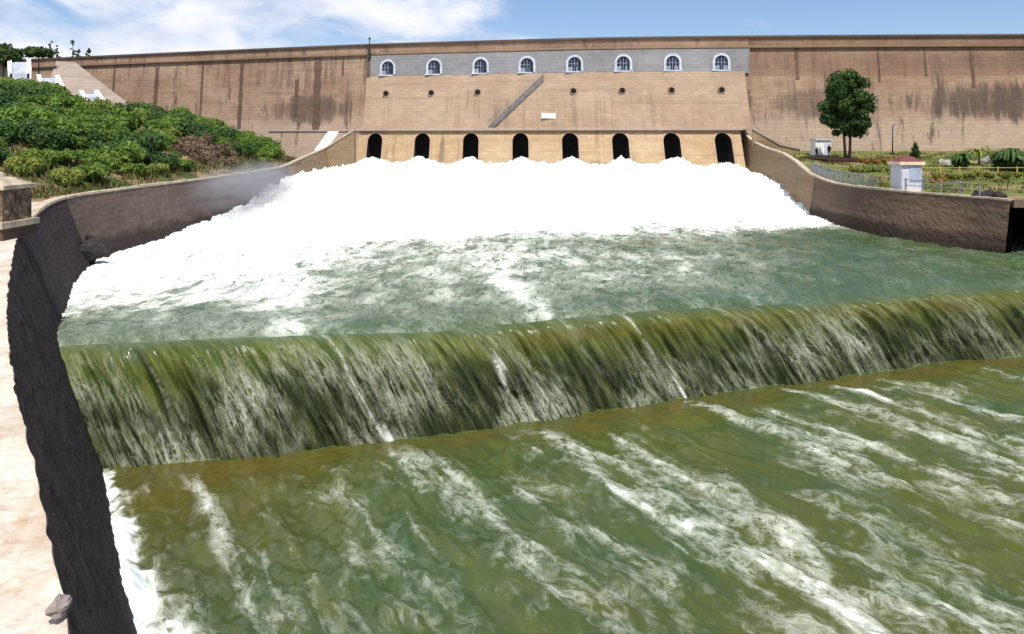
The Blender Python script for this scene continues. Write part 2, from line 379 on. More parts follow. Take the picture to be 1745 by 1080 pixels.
    c = t.mix(t.math('MULTIPLY', t.rng(fall, .30, .72), t.math('SUBTRACT', 1., low)), c, t.mix(t.rng(t.math('ADD', t.math('MULTIPLY', th, .6), t.math('MULTIPLY', patch, .4)), .42, .60), (.018, .026, .009), (.070, .078, .024)))
    c = t.mix(brown, c, t.mix(t.rng(md, .35, .65), (.115, .055, .010), (.10, .075, .012)))
    h = t.math('ADD', t.noise(t.vmap(uv, (1.5, .8, 1)), 1, 4, .5, .2), t.math('MULTIPLY', t.noise(t.vmap(p, (.6, .6, .6)), 1, 4, .5), 1.3))
    h = t.math('ADD', h, t.math('MULTIPLY', th, t.math('MULTIPLY', fall, .9)))
    h = t.math('ADD', h, t.math('MULTIPLY', fm, .25))
    wb = t.bsdf(c, t.rng(fall, .02, .3, .16, .34), t.bump(h, .28, .30), spec=t.rng(fall, .02, .3, .5, .12), ior=1.33)
    fc = t.mix(t.rng(n2, .3, .6), (.54, .58, .55), (.74, .76, .75))
    fc = t.mix(t.rng(foam, .5, .95, .55, 0), fc, (.58, .62, .46))
    fb = t.bsdf(fc, .75, t.bump(h, .5, .12), spec=.25)
    mx = t.n('ShaderNodeMixShader'); t.t.links.new(fm, mx.inputs[0]); t.t.links.new(wb, mx.inputs[1]); t.t.links.new(fb, mx.inputs[2])
    return t.done(mx.outputs[0])
M['water'] = water_mat()

# ------------------------------------------------------------------ plan curves
UP, LOWZ = -8.4, -12.5
FD = np.array([0.53, -0.848])                 # the stream's direction below the weir
_bx = np.array([-20, -14, -9.8, -5.3, .7, 9.4, 16.1, 19.8, 29.3, 45, 70.]); _by = np.array([26.9, 28.1, 28.9, 30.0, 32., 35.6, 38., 39.2, 41.9, 45.5, 50.])
_bc = np.polyfit(_bx, _by, 5)
THROW = 1.9
_cx = _bx - THROW * FD[0]; _cy = np.polyval(_bc, _bx) - THROW * FD[1]; _cc = np.polyfit(_cx, _cy, 5)
def crestY(s): return np.polyval(_cc, s) + .55 * fbm(s * .16 + 3, s * 0 + 1.7, 2) + .16 * fbm(s * .8, s * 0 + 5.1, 3)
_dx = np.array([-190, -165, -100, -60, -27.8, 15.8, 50, 90.8, 150, 260.]); _dy = np.array([197, 188, 166, 153, 142.9, 133.6, 131., 129.6, 129, 128.])
_ddx = np.linspace(-190, 260, 901); _ddy = np.interp(_ddx, _dx, _dy)
_k = np.exp(-.5 * (np.arange(-40, 41) / 16.) ** 2); _k /= _k.sum(); _ddy = np.convolve(np.pad(_ddy, 40, 'edge'), _k, 'valid')
def damY(x): return np.interp(x, _ddx, _ddy)
def pxX(px, off):
    x = 0.
    for _ in range(12): x = (px - HX) / F * (float(damY(x)) - off)
    return x
def smooth_poly(pts, step, sig=3):
    p = np.array(pts, float); d = np.r_[0, np.cumsum(np.linalg.norm(np.diff(p[:, :2], axis=0), axis=1))]
    t = np.arange(0, d[-1], step); q = np.stack([np.interp(t, d, p[:, i]) for i in range(p.shape[1])], 1)
    r = int(3 * sig); k = np.exp(-.5 * (np.arange(-r, r + 1) / sig) ** 2); k /= k.sum()
    ext = np.concatenate([2 * q[0] - q[1:r + 1][::-1], q, 2 * q[-1] - q[-r - 1:-1][::-1]])
    return np.stack([np.convolve(ext[:, i], k, 'valid') for i in range(q.shape[1])], 1)
def offset_dirs(q):
    t = np.gradient(q[:, :2], axis=0); t /= np.linalg.norm(t, axis=1)[:, None]; return np.stack([t[:, 1], -t[:, 0]], 1)   # right-hand side
WL = [(4.5, -6, -3.9), (-1.0, 2.2, -3.9), (-3.4, 5.75, -3.9), (-5.6, 8.6, -3.9), (-7.8, 11.4, -3.9), (-11.8, 17, -3.9), (-20.0, 29.5, -3.9), (-26.6, 41.5, -3.9), (-29.6, 48.2, -3.9), (-29.7, 54, -3.9), (-29.4, 64, -3.9), (-29.0, 78, -3.9), (-30.6, 98, -3.9), (-31.6, 112, -2.9), (-32.6, 124, -2.2), (-34, 134, -1.8)]
WR = [(41, 131, 1.6), (40.6, 124, -.6), (40.2, 116, -1.6), (38.5, 104, -2.2), (36, 93, -3.0), (33.4, 82, -4.1), (32, 73, -4.5), (31.7, 66, -4.5), (32.6, 61, -4.5), (34.4, 57.5, -4.5), (35.5, 54.4, -4.5), (35.85, 52.6, -4.5)]

# ------------------------------------------------------------------ water surfaces (one grid cut into pools, falling sheet and white water)
def build_water():
    draw = lambda s_: -.10 + .40 * ss(3, 20, s_) - .36 * (1 - ss(-13, -3, s_))      # the pool draws down towards the lip
    s = np.concatenate([np.arange(-24, 34, .075), np.arange(34, 78, .4)]); nc = len(s)
    Yc = crestY(s)
    S, = np.meshgrid(s, indexing='ij')
    rows = []   # each: X,Y,Z,arc, fall, low, foam, brown
    # upstream rows, far to near
    k = np.linspace(1, 0, 400) ** 1.9
    for kk in k:
        Y = Yc + (144 - Yc) * kk
        X = s + (s - 10) * .45 * np.clip((Y - Yc) / 20, 0, 1) + np.where(s > 40, 0, 0)
        rows.append((X, Y))
    U = np.array([r[0] for r in rows]); V = np.array([r[1] for r in rows]); nu = len(rows)
    dist = V - Yc[None]
    Yb = np.interp(U, [-34, -29, -20, -10, 0, 15, 32, 45], [55, 58, 62, 66, 68, 70, 74, 76])
    Yb = Yb + 4.0 * fbm(U * .10, V * .06, 4)
    mound = 3.3 * ss(0, 48, V - Yb) * (1 - .35 * ss(24, 40, np.abs(U - 2)))
    turb = ss(-10, 22, V - Yb)
    calm = .25 + .75 * ss(.0, 5, dist)
    lump = np.abs(fbm(U * .33 + 40, V * .22, 5, .55))
    Z = UP + mound + turb * (2.0 * (.32 - lump) + .7 * fbm(U * .9, V * .6, 4, .6)) \
        + calm * (.26 * fbm(U * .22, V * .28, 4, .55) + .20 * fbm(U * 1.1 + 9, V * 1.3, 4, .62)) * (1 + .6 * turb) * ss(0, .8, dist)
    Z -= draw(s)[None] * (1 - ss(0, 9, dist)) + .30 * np.clip(1 - dist / 2.5, 0, 1) ** 2
    # jets leaving the sluices: humps of foam in front of each opening
    for px in SLUICE_PX:
        xc = pxX(px, 9.5); yd = float(damY(xc)) - 10
        Z += 1.25 * np.exp(-((U - xc) / 2.0) ** 2 - ((V - yd + 2.5) / 7.) ** 2)
    foam = .46 + .08 * ss(16, 2, U) + .18 * fbm(U * .09, V * .07, 3) + .14 * fbm(U * .4, V * .3, 3) + .10 * ss(-22, -4, V - Yb) * ss(12, -6, U) + .40 * ss(-11, 4, V - Yb) + .2 * ss(-4, 7, V - Yb)
    foam += .15 * ss(-6, -16, U + .1 * (V - 40)) * ss(1.5, 9, dist) * (1 - ss(18, 30, dist)) + .06 * ss(-10, -22, U)
    foam += (.10 * fbm(s[None] * 1.2, dist * .25, 3) - .10) * (1 - ss(.5, 7, dist)) - .22 * ss(9, 28, U) * (1 - ss(-16, -2, V - Yb))
    st = np.exp(-((U - (1.6 - .22 * dist)) / .9) ** 2) * ss(-1, 1, dist) * (1 - ss(5, 14, dist)) * .22
    st += np.exp(-((U - (-9.2 - .35 * dist)) / 1.1) ** 2) * ss(-1, 1, dist) * (1 - ss(6, 14, dist)) * .14
    foam = foam + st
    fall_u = np.zeros_like(U) + .10 * (1 - ss(0, 1.9, dist + .9 * fbm(U * .9, V * .3, 3)))
    arc_u = -dist
    # falling sheet
    nf = 120; tt = 1 - (1 - np.linspace(0, 1, nf + 1)[1:]) ** 1.7
    FX = s[None] + tt[:, None] * THROW * FD[0]; FY = Yc[None] + tt[:, None] * THROW * FD[1]
    z0 = (UP - draw(s) - .30)[None]; FZ = z0 + (LOWZ - z0) * (.10 * tt[:, None] + .90 * tt[:, None] ** 3.0)
    al = np.r_[0, np.cumsum(np.hypot(np.diff(np.r_[0, tt]) * THROW, np.diff(np.r_[UP, FZ[:, 0]])))][1:]
    arc_f = al[:, None] + 0 * FX; AL = al[-1]
    skew = .38 * arc_f
    Sg = s[None] - skew
    rd = fbm(Sg * 1.5, arc_f * .16, 3, .55); rd2 = fbm(Sg * 4.2 + 50, arc_f * .22, 2, .5); big = fbm(Sg * .35 + 7, arc_f * .15, 3)
    amp = 1.25 * ss(.03, .75, tt)[:, None] * (1 - .25 * ss(.9, 1, tt))[:, None]
    push = amp * (.34 * rd + .24 * rd2 + .40 * big)
    FX = FX + push * .42; FY = FY - push * .9; FZ = FZ + amp * .18 * rd * (1 - ss(.8, 1, tt))[:, None]
    fz = tt[:, None] ** 3
    fall_f = np.clip(.10 + .90 * fz ** .62, 0, 1) + .09 * rd + .06 * rd2 + .26 * big + .0 * FX
    fall_f = np.clip(np.where(tt[:, None] < .05, .10, fall_f), 0.08, 1)
    foam_f = .24 - .10 * ss(.1, .5, tt)[:, None] + .25 * ss(.35, 1, big) + .18 * rd + 0 * FX
    for s0, w, a in ((-6.2, .34, .62), (-5.5, .2, .4), (-.3, .22, .55), (.9, .16, .42), (2.6, .15, .36), (4.1, .18, .36), (6.0, .16, .36), (7.2, .22, .60), (9.4, .15, .32), (12.4, .18, .40), (14.6, .16, .30), (17.5, .2, .42), (21.5, .18, .25), (-13.4, .2, .35), (-10.4, .16, .25), (-8.2, .16, .3), (-3.2, .18, .34)):
        pth = s0 - 2.1 * (1 - arc_f / AL) + .16 * np.sin(arc_f * 1.4 + s0 * 2) + .22 * rd
        foam_f = foam_f + 1.05 * a * (.75 + .6 * rd2) * np.exp(-((s[None] - pth) / w) ** 2) * (.60 + .40 * ss(.1, .8, tt)[:, None])
    # lower pool
    nl = 470; dd = np.concatenate([np.linspace(0, 24, nl - 70) ** 1.0, np.linspace(24.3, 52, 70)])[1:]; nl = len(dd)
    LX = s[None] + (THROW * FD[0]) + dd[:, None] * FD[0]; LY = Yc[None] + THROW * FD[1] + dd[:, None] * FD[1]
    D = dd[:, None] + 0 * LX
    w1 = fbm(s[None] * .28 + D * .05, D * .13, 4, .55); w2 = fbm(s[None] * .9 + 30 + D * .1, D * .42, 3, .45); w3 = fbm(LX * 2.2, LY * 1.7, 2, .5)
    grow = ss(0, 3, D)
    LZ = LOWZ + grow * (.40 * w1 + .22 * w2) + .045 * w3
    ridge = 1 - np.abs(fbm(s[None] * .55 + 3, D * .10, 3)) * 3
    LZ += grow * .16 * np.clip(ridge, 0, 1)
    # distance to the left bank wall's foot
    qq = smooth_poly(WL, .22, 13); bb = qq[:, :2] + offset_dirs(qq) * .32 * 8.6; k_ = bb[:, 1] < 44
    wx = np.interp(LY, bb[k_, 1], bb[k_, 0]); dw = (LX - wx) * .84
    near = np.exp(-np.clip(dw, 0, 99) / 1.3) * ss(-1, 8, D)
    LZ += .55 * near * (.6 + .8 * fbm(LX * .9, LY * .9, 3))
    fl = .15 + .20 * w1 + .06 * grow + .12 * w2 + .17 * fbm(LX * 1.3, LY * 1.0, 4, .6) + .22 * grow * ss(.10, .55, fbm(s[None] * .85 + .5 * w1, D * .06 + 4, 4, .6)) + .16 * grow * ss(.15, .6, fbm(s[None] * 2.2 + 1.2 * w2, D * .16 + 8, 3, .6))
    # white tongues running out from the foot of the fall
    def tongue(s0, d0, d1, w0, w1_, a, drift=0., wav=.5):
        c = s0 + drift * D + wav * fbm(D * .16 + s0, D * 0 + s0 * 3.1, 3)
        w = w0 + (w1_ - w0) * np.clip((D - d0) / (d1 - d0), 0, 1)
        e = np.exp(-((s[None] - c + .5 * w2 + .3 * w3) / (.90 * w)) ** 2) * (.72 + .55 * w2 + .4 * w3)
        return .68 * a * e * ss(d0 - .5, d0 + .8, D) * (1 - .55 * ss(d0 + .5 * (d1 - d0), d1 + 3, D))
    fl = fl + tongue(-6.1, -.6, 5, .35, 1.0, .55) + tongue(-.3, -.3, 20, .40, 2.4, .50, .02) + tongue(1.6, 3, 20, .8, 1.6, .30) \
        + tongue(7.2, -.4, 9, .30, 1.2, .55) + tongue(9.2, 2.5, 22, .7, 2.2, .40) + tongue(12.5, -.1, 18, .35, 1.6, .46) \
        + tongue(14.8, .8, 18, .5, 1.7, .42) + tongue(17.6, .0, 20, .5, 1.5, .36) + tongue(24, 1.5, 18, .5, 1.5, .25) \
        + tongue(-3.8, 4, 18, .8, 1.8, .28, .05) + tongue(-9.4, 4, 16, .7, 1.6, .22) + tongue(-13.6, 1.2, 6, .25, .6, .30) + tongue(4.0, 7, 22, .6, 1.6, .26)
    fl = fl + .68 * np.exp(-(np.clip(dw - .5 * w2 - .4 * w3, 0, 99) / (.14 + .045 * np.clip(D, 0, 30))) ** 1.6) * ss(-2, 1.5, D)
    br = (.46 + .5 * fbm(s[None] * .5 + 20, D * .5, 3)) * (1 - ss(.2, 2.8, D + .9 * w2 + 1.1 * w1)) * (.35 + .65 * ss(-7, 0, LX)) * ss(0, .4, D) + .08 * ss(.15, .5, fbm(s[None] * .14 + 60, D * .1, 3)) + .30 * ss(-3, -10, LX + .2 * (LY - 20)) * (1 - ss(5, 14, D))
    fl = fl - .12 * (1 - ss(.2, 1.6, D))
    arc_l = AL + D
    # assemble
    X = np.vstack([U, FX, LX]); Y = np.vstack([V, FY, LY]); Zt = np.vstack([Z, FZ, LZ])
    uvs = np.stack([np.vstack([U * .8 + 0 * U, Sg, s[None] - skew[-1] + 0 * D]), np.vstack([arc_u, arc_f, arc_l])], -1)
    # make the across coordinate continuous at the crest
    blend = ss(0, 12, dist); uvs[:nu, :, 0] = s[None] * (1 - blend) + U * blend
    A = {'fall': np.vstack([fall_u, fall_f, 0 * D]), 'low': np.vstack([0 * U, 0 * FX, 0 * D + 1]),
         'foam': np.clip(np.vstack([foam, foam_f, fl]), 0, 1.1), 'brown': np.clip(np.vstack([0 * U, .30 * np.exp(-((fz - .12) / .1) ** 2) * ss(-6, 2, FX) + 0 * FX, br]), 0, 1),
         'side': np.vstack([0 * U, ss(15, 30, FX), 0 * near])}
    nr = X.shape[0]; P = np.stack([X, Y, Zt], -1)
    def part(name, label_kind, r0, r1, facemask=None):
        sub = slice(r0, r1); pp = P[sub].reshape(-1, 3); q = grid_q(r1 - r0, nc)
        if facemask is not None: q = q[facemask[r0:r1 - 1, :-1].reshape(-1)]
        used = np.unique(q); rem = np.full(len(pp), -1); rem[used] = np.arange(len(used))
        o = mesh_np(name, pp[used], rem[q][:, ::-1], M['water'], attrs={k_: v_[sub].reshape(-1)[used] for k_, v_ in A.items()}, uv=uvs[sub].reshape(-1, 2)[used])
        tag(o, kind=label_kind); return o
    white = np.zeros((nr, nc), bool); white[:nu] = (V > np.interp(U, [-34, -29, -20, -10, 0, 15, 32, 45], [57, 60, 64, 68, 70, 72, 76, 78]))
    part('white_water', 'stuff', 0, nu, white)
    part('water', 'structure', 0, nu, ~white)
    part('falling_water', 'structure', nu - 1, nu + nf)
    part('water', 'structure', nu + nf - 1, nr)
SLUICE_PX = [638, 719, 802, 887, 972, 1058, 1146, 1234]
WIN_PX = [661, 740, 819, 898, 979, 1062, 1146, 1229]
build_water()

# ------------------------------------------------------------------ the dam
LZ_, LT = 1.85, 0.5      # walkway ledge
def wall_off(z): return 3.2 * (16.2 - z) / 24.2
def toe_off(z): return 5.6 + (LZ_ - LT - z) * .5
def slope_off(z): return 1.3 + (11.9 - z) * (3.7 / 10.05)
def onface(u, z, off): return (u, float(damY(u)) - off, z)
dam = empty('dam', (0, 132, -8), 'long brown masonry dam with arched sluices across the river', 'dam')
def sweep(name, sec, x0, x1, step, mat, parent):
    us = np.arange(x0, x1 + step * .5, step); us[-1] = x1; n = len(sec)
    V = np.array([[(u, damY(u) - o, z) for (o, z) in sec] for u in us]).reshape(-1, 3)
    mb = MB(); mb.v = [tuple(v) for v in V]
    for i in range(len(us) - 1):
        for j in range(n):
            j2 = (j + 1) % n; mb.f.append((i * n + j, i * n + j2, (i + 1) * n + j2, (i + 1) * n + j)); mb.sm.append(False)
    mb.f.append(tuple(range(n))[::-1]); mb.sm.append(False); mb.f.append(tuple((len(us) - 1) * n + j for j in range(n))); mb.sm.append(False)
    return mb.build(name, mat, parent)
sweep('wall', [(3.3, -9), (0, 16.2), (0, 18), (-6, 18), (-6, -9)], -150, 240, 1.5, M['dam'], dam)
sweep('cornice', [(-.3, 16.15), (.5, 16.2), (.6, 16.55), (-.3, 16.6)], -149.9, 239.9, 1.5, M['cornice'], dam)
sweep('coping', [(-.7, 18.004), (.28, 18.004), (.28, 18.42), (-.7, 18.42)], -149.8, 239.8, 1.5, M['coping'], dam)
GX0, GX1 = pxX(622, 3), pxX(1274, 3)
sweep('gallery_band', [(0.2, 11.6), (1.0, 11.6), (.9, 16.0), (0.2, 16.0)], GX0 + .4, GX1 + 1.0, 1.5, M['band'], dam)
sweep('gate_slope', [(.6, 1.4), (5.05, 1.5), (1.3, 11.9), (.6, 11.9)], GX0, GX1, 1.5, M['slope'], dam)
TX0, TX1 = pxX(612, 6), pxX(1262, 6)
sweep('ledge', [(3.0, LZ_ - LT + .003), (6.35, LZ_ - LT + .003), (6.35, LZ_), (3.0, LZ_)], TX0 - .3, TX1 + .3, 1.5, M['ledge'], dam)
sweep('lower_ledge', [(1.7, 1.3), (2.16, 1.3), (2.16, 1.6), (1.7, 1.6)], pxX(455, 3), TX0 - .35, 1.5, M['ledge'], dam)
# toe block pierced by eight arched sluices
def build_toe():
    mb = MB(); zt = LZ_ - LT; zb = -9.5; hw = 1.42; spring = -.55
    xs = [pxX(p, 7.2) for p in SLUICE_PX]
    P = lambda u, z: onface(u, z, toe_off(z))
    prev = TX0
    arcs = [math.pi - math.pi * k / 14 for k in range(15)]
    zs = np.linspace(zb, zt, 9)
    def panel(u0, u1):
        n = max(1, int((u1 - u0) / 1.6))
        for i in range(n):
            a, b = u0 + (u1 - u0) * i / n, u0 + (u1 - u0) * (i + 1) / n
            mb.face([P(a, zb), P(b, zb), P(b, zt), P(a, zt)])
    for xc in xs:
        a, b = xc - hw, xc + hw
        panel(prev, a)
        pts = [(xc + hw * math.cos(t), spring + hw * math.sin(t)) for t in arcs]
        for (x0, z0), (x1, z1) in zip(pts[:-1], pts[1:]):
            mb.face([P(x0, z0), P(x1, z1), P(x1, zt), P(x0, zt)])
        prev = b
    panel(prev, TX1)
    # ends and top
    for u, fl in ((TX0, 1), (TX1, -1)):
        q = [P(u, zb), P(u, zt), onface(u, zt, 1), onface(u, zb, 1)]; mb.face(q if fl == 1 else q[::-1])
    mb.build('toe_block', M['toe'], dam)
    for xc in xs:
        out = [(xc - hw, zb)] + [(xc + hw * math.cos(t), spring + hw * math.sin(t)) for t in arcs] + [(xc + hw, zb)]
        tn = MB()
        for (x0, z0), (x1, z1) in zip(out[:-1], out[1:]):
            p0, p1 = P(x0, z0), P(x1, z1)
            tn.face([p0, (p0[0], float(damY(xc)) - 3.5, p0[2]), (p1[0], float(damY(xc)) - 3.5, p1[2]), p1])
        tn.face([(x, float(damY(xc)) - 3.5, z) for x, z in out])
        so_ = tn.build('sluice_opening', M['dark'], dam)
        w = .42; o2 = [(xc - hw - w, zb)] + [(xc + (hw + w) * math.cos(t), spring + (hw + w) * math.sin(t)) for t in arcs] + [(xc + hw + w, zb)]
        sr = MB()
        def PO(u, z, d=.09): q = P(u, z); return (q[0], q[1] - d, q[2] + d * .4)
        for i in range(len(out) - 1):
            a0, a1, b0, b1 = out[i], out[i + 1], o2[i], o2[i + 1]
            sr.face([PO(*a0), PO(*b0), PO(*b1), PO(*a1)][::-1])
            sr.face([PO(*b0), P(*b0), P(*b1), PO(*b1)][::-1]); sr.face([P(*a0), PO(*a0), PO(*a1), P(*a1)][::-1])
        sr.build('arch_surround', M['cornice'], so_)
build_toe()
# gallery windows, weep holes
def window(px):
    xc = pxX(px, 1.0); zc = 13.55; R = 1.15; hb = 1.35; off = 1.0
    arcs = [math.pi - math.pi * k / 12 for k in range(13)]
    def outl(r, b): return [(xc - r, zc - b)] + [(xc + r * math.cos(t), zc + .1 + r * math.sin(t)) for t in arcs] + [(xc + r, zc - b)]
    ins, outs = outl(R, hb), outl(R + .42, hb + .0)
    mb = MB(); d0, d1 = off - .02, off + .28
    for i in range(len(ins) - 1):
        a0, a1, b0, b1 = ins[i], ins[i + 1], outs[i], outs[i + 1]
        mb.face([onface(*a0, d1), onface(*a1, d1), onface(*b1, d1), onface(*b0, d1)])
        mb.face([onface(*b0, d1), onface(*b1, d1), onface(*b1, d0), onface(*b0, d0)]); mb.face([onface(*a0, d0), onface(*a1, d0), onface(*a1, d1), onface(*a0, d1)])
    for u0, u1 in ((xc - R - .6, xc + R + .6),):
        y = float(damY(xc)) - off
        mb.box(u0, u1, y - .34, y + .1, zc - hb - .22, zc - hb)
    win = mb.build('window', M['offwhite'], dam)
    p = MB(); p.face([onface(x, z, off + .03) for x, z in ins][::-1]); p.build('pane', M['glass'], win)
    y = float(damY(xc)) - off
    f = MB()
    for k in (-1, 0, 1): f.box(xc + k * .55 - .05, xc + k * .55 + .05, y - .14, y - .035, zc - hb, zc + (.95 if k == 0 else .75))
    f.box(xc - R + .02, xc + R - .02, y - .12, y - .036, zc - .05, zc + .06)
    f.box(xc - R + .02, xc - .32, y - .11, y - .037, zc - hb, zc - .55); f.box(xc + .32, xc + R - .02, y - .11, y - .037, zc - hb, zc - .55)
    f.build('frame', M['frameblue'], win)
for px in WIN_PX: window(px)
for px in (658, 735, 814, 977, 1060, 1144, 1229):
    z = 8.5; off = slope_off(z); u = pxX(px, off); y = float(damY(u)) - off
    mb = MB(); n = 14; r = .52
    c = [(u + r * math.cos(2 * math.pi * k / n), z + r * math.sin(2 * math.pi * k / n)) for k in range(n)]
    c2 = [(u + (r + .14) * math.cos(2 * math.pi * k / n), z + (r + .14) * math.sin(2 * math.pi * k / n)) for k in range(n)]
    for k in range(n):
        k2 = (k + 1) % n
        mb.face([(c[k][0], y - .34, c[k][1]), (c2[k][0], y - .34, c2[k][1]), (c2[k2][0], y - .34, c2[k2][1]), (c[k2][0], y - .34, c[k2][1])][::-1])
        mb.face([(c2[k][0], y - .34, c2[k][1]), (c2[k][0], y + .4, c2[k][1]), (c2[k2][0], y + .4, c2[k2][1]), (c2[k2][0], y - .34, c2[k2][1])][::-1])
    h = mb.build('drain_hole', M['slope'], dam)
    mb = MB(); mb.face([(x, y - .30, zz) for x, zz in c][::-1]); mb.build('hollow', M['dark'], h)  # flat near-black disc stands for the shade inside the drain
# stair running up the sloping face
def dam_stair():
    u0, z0, u1, z1 = pxX(832, 5), LZ_ + .1, pxX(926, 1.5), 11.5
    mb = MB(); n = 30
    for i in range(n):
        a, b = i / n, (i + 1) / n
        ua, ub = u0 + (u1 - u0) * a, u0 + (u1 - u0) * b; za, zb = z0 + (z1 - z0) * a, z0 + (z1 - z0) * b
        o = slope_off(za); y = float(damY(ua)) - o
        mb.box(ua, ub - .004, y - .55, y + .9, za - .9, zb)
    st = mb.build('stair', M['stairgrey'], dam)
    mb = MB()
    for i in range(0, n + 1, 5):
        a = i / n; ua = u0 + (u1 - u0) * a; za = z0 + (z1 - z0) * a; y = float(damY(ua)) - slope_off(za) - .5
        mb.tube([(ua, y, za - .2), (ua, y, za + 1.0)], .04, 5)
    mb.tube([(u0, float(damY(u0)) - slope_off(z0) - .5, z0 + 1.), (u1, float(damY(u1)) - slope_off(z1) - .5, z1 + 1.)], .045, 5)
    mb.build('handrail', M['iron'], st)
dam_stair()
z = 4.0; u = pxX(935, 4.2); y = float(damY(u)) - slope_off(z)
mb = MB(); mb.hexa([(u - 1.3, y - .16 - .18, z - .45), (u + 1.3, y - .16 - .18, z - .45), (u + 1.3, y + .1, z - .45), (u - 1.3, y + .1, z - .45)], [(u - 1.3, y + .16 - .18, z + .45), (u + 1.3, y + .16 - .18, z + .45), (u + 1.3, y + .4, z + .45), (u - 1.3, y + .4, z + .45)])
mb.build('white_plaque', M['white'], dam)
# stained joints down the face
for px, w, t0, t1 in ((265, .9, 15.6, 2), (343, .45, 15.9, 3), (410, .8, 15.7, 2), (505, .8, 11.8, 4.5), (540, 1.5, 15.9, 1.2), (583, .4, 15.9, 12.5), (192, .5, 15.5, 8), (1360, .6, 16.1, 10.5), (1660, .55, 16.1, 9.0), (1500, .3, 16.1, 10), (1580, .3, 16.1, 11), (628, .6, 16.1, 11.9)):
    u = pxX(px, 1.); mb = MB(); n = 8
    for i in range(n):
        a, b = t0 + (t1 - t0) * i / n, t0 + (t1 - t0) * (i + 1) / n
        e = .10 if px != 628 else .9
        ws = [w * (.5 + .12 * math.sin(px + 3 * k)) for k in (i, i + 1)]
        A_, B_ = (u, a), (u, b)
        q = [onface(u - ws[1], b, wall_off(b) + e), onface(u + ws[1], b, wall_off(b) + e), onface(u + ws[0], a, wall_off(a) + e), onface(u - ws[0], a, wall_off(a) + e)]
        q2 = [onface(u - ws[1], b, wall_off(b) - .1), onface(u + ws[1], b, wall_off(b) - .1), onface(u + ws[0], a, wall_off(a) - .1), onface(u - ws[0], a, wall_off(a) - .1)]
        mb.face(q); mb.face([q2[0], q[0], q[3], q2[3]]); mb.face([q[1], q2[1], q2[2], q[2]])
    mb.build('stained_joint', M['joint'], dam)
lp = at(630, 78, float(damY(-28)) - 1)
post = empty('lamp_post', (lp.x, lp.y, 16), 'short dark lamp post standing on the parapet at the left end of the gallery windows', 'lamp post')
mb = MB(); mb.tube([(lp.x, lp.y - .1, 16.0), (lp.x, lp.y - .1, 19.2)], [.14, .10], 8); mb.box(lp.x - .3, lp.x + .3, lp.y - .45, lp.y + .2, 15.6, 16.5); mb.build('pole', M['darkiron'], post)
mb = MB(); mb.blob((lp.x, lp.y - .1, 19.35), .24, 3, rough=.0); mb.build('lamp_head', M['darkiron'], post)

# ------------------------------------------------------------------ retaining walls
def edge_jit(L): return .05 * fbm(L * 1.1, L * 0 + 2.2, 3, .6) + .03 * fbm(L * 5., L * 0 + 7.7, 2)
def retaining(name, q, side, mat_fn, batter, zb, label, cat, rough=.10, cop=None, copw=.6):
    nrm = offset_dirs(q) * side; n = len(q); nz = 26
    f = np.linspace(0, 1, nz)
    zt = q[:, 2]; Z = zt[:, None] + (zb - zt[:, None]) * f[None]
    ex = (zt[:, None] - Z) * batter
    L = np.r_[0, np.cumsum(np.linalg.norm(np.diff(q[:, :2], axis=0), axis=1))]
    ru = rough * (fbm(L[:, None] * 1.3, Z * 1.6, 4, .6) + .6 * fbm(L[:, None] * 4 + 9, Z * 4, 2))
    if name == 'river_wall': ru[:, 0] = edge_jit(L); ru[:, 1:] += .6 * edge_jit(L)[:, None] * np.linspace(1, 0, nz - 1)[None]
    ex = ex + ru
    V = np.stack([q[:, 0, None] + nrm[:, 0, None] * ex, q[:, 1, None] + nrm[:, 1, None] * ex, Z + 0 * ex], -1)
    Qd = grid_q(n, nz)
    if side < 0: Qd = Qd[:, ::-1]
    root = empty(name, (float(q[n // 2, 0]), float(q[n // 2, 1]), zb), label, cat)
    groups = mat_fn(q)
    fm = np.repeat(np.asarray(groups[1])[:-1], nz - 1)
    mesh_np('wall_face', V.reshape(-1, 3), Qd, None, root, smooth=False, mats=groups[0], midx=fm)
    if cop:
        cw = np.stack([q[:, :2] + nrm * (.06 + .5 * ru[:, :1]), q[:, :2] - nrm * copw], 1)
        mb = MB(); jig = random.Random(4)
        i = 0 if name != 'river_wall' else int(np.argmax(q[:, 1] > 33))
        while i < n - 1:
            k = min(n - 1, i + cop)
            a0, a1, b0, b1 = cw[i, 0], cw[i, 1], cw[k, 0], cw[k, 1]; h = .10 + jig.uniform(-.02, .05); g = .02
            A0 = a0 + (b0 - a0) * g; A1 = a1 + (b1 - a1) * g
            mb.hexa([(*A0, zt[i] - .05), (*A1, zt[i] - .05), (*b1, zt[k] - .05), (*b0, zt[k] - .05)] if side > 0 else [(*A1, zt[i] - .05), (*A0, zt[i] - .05), (*b0, zt[k] - .05), (*b1, zt[k] - .05)],
                    [(*A0, zt[i] + h), (*A1, zt[i] + h), (*b1, zt[k] + h), (*b0, zt[k] + h)] if side > 0 else [(*A1, zt[i] + h), (*A0, zt[i] + h), (*b0, zt[k] + h), (*b1, zt[k] + h)])
            i = k
        mb.build('coping', M['cream'], root)
    return root
qL = smooth_poly(WL, .22, 13)
qR = smooth_poly(WR[::-1], .22, 6)
iL = int(np.argmax(qL[:, 1] > 47.5))
retaining('river_wall', qL[:iL + 1], 1, lambda q: ([M['wallL']], np.zeros(len(q), int)), +.32, -13.6, 'wet rubble river wall, painted dark as in shade, curving along the left walkway', 'wall', .075, 5, .55)
retaining('basin_wall', qL[iL:], 1, lambda q: ([M['wallLfar'], M['wing']], (q[:, 1] > 100).astype(int)), .18, -10, 'brown stone basin wall in spray below the bushy hill', 'wall', .05, 8, .5)
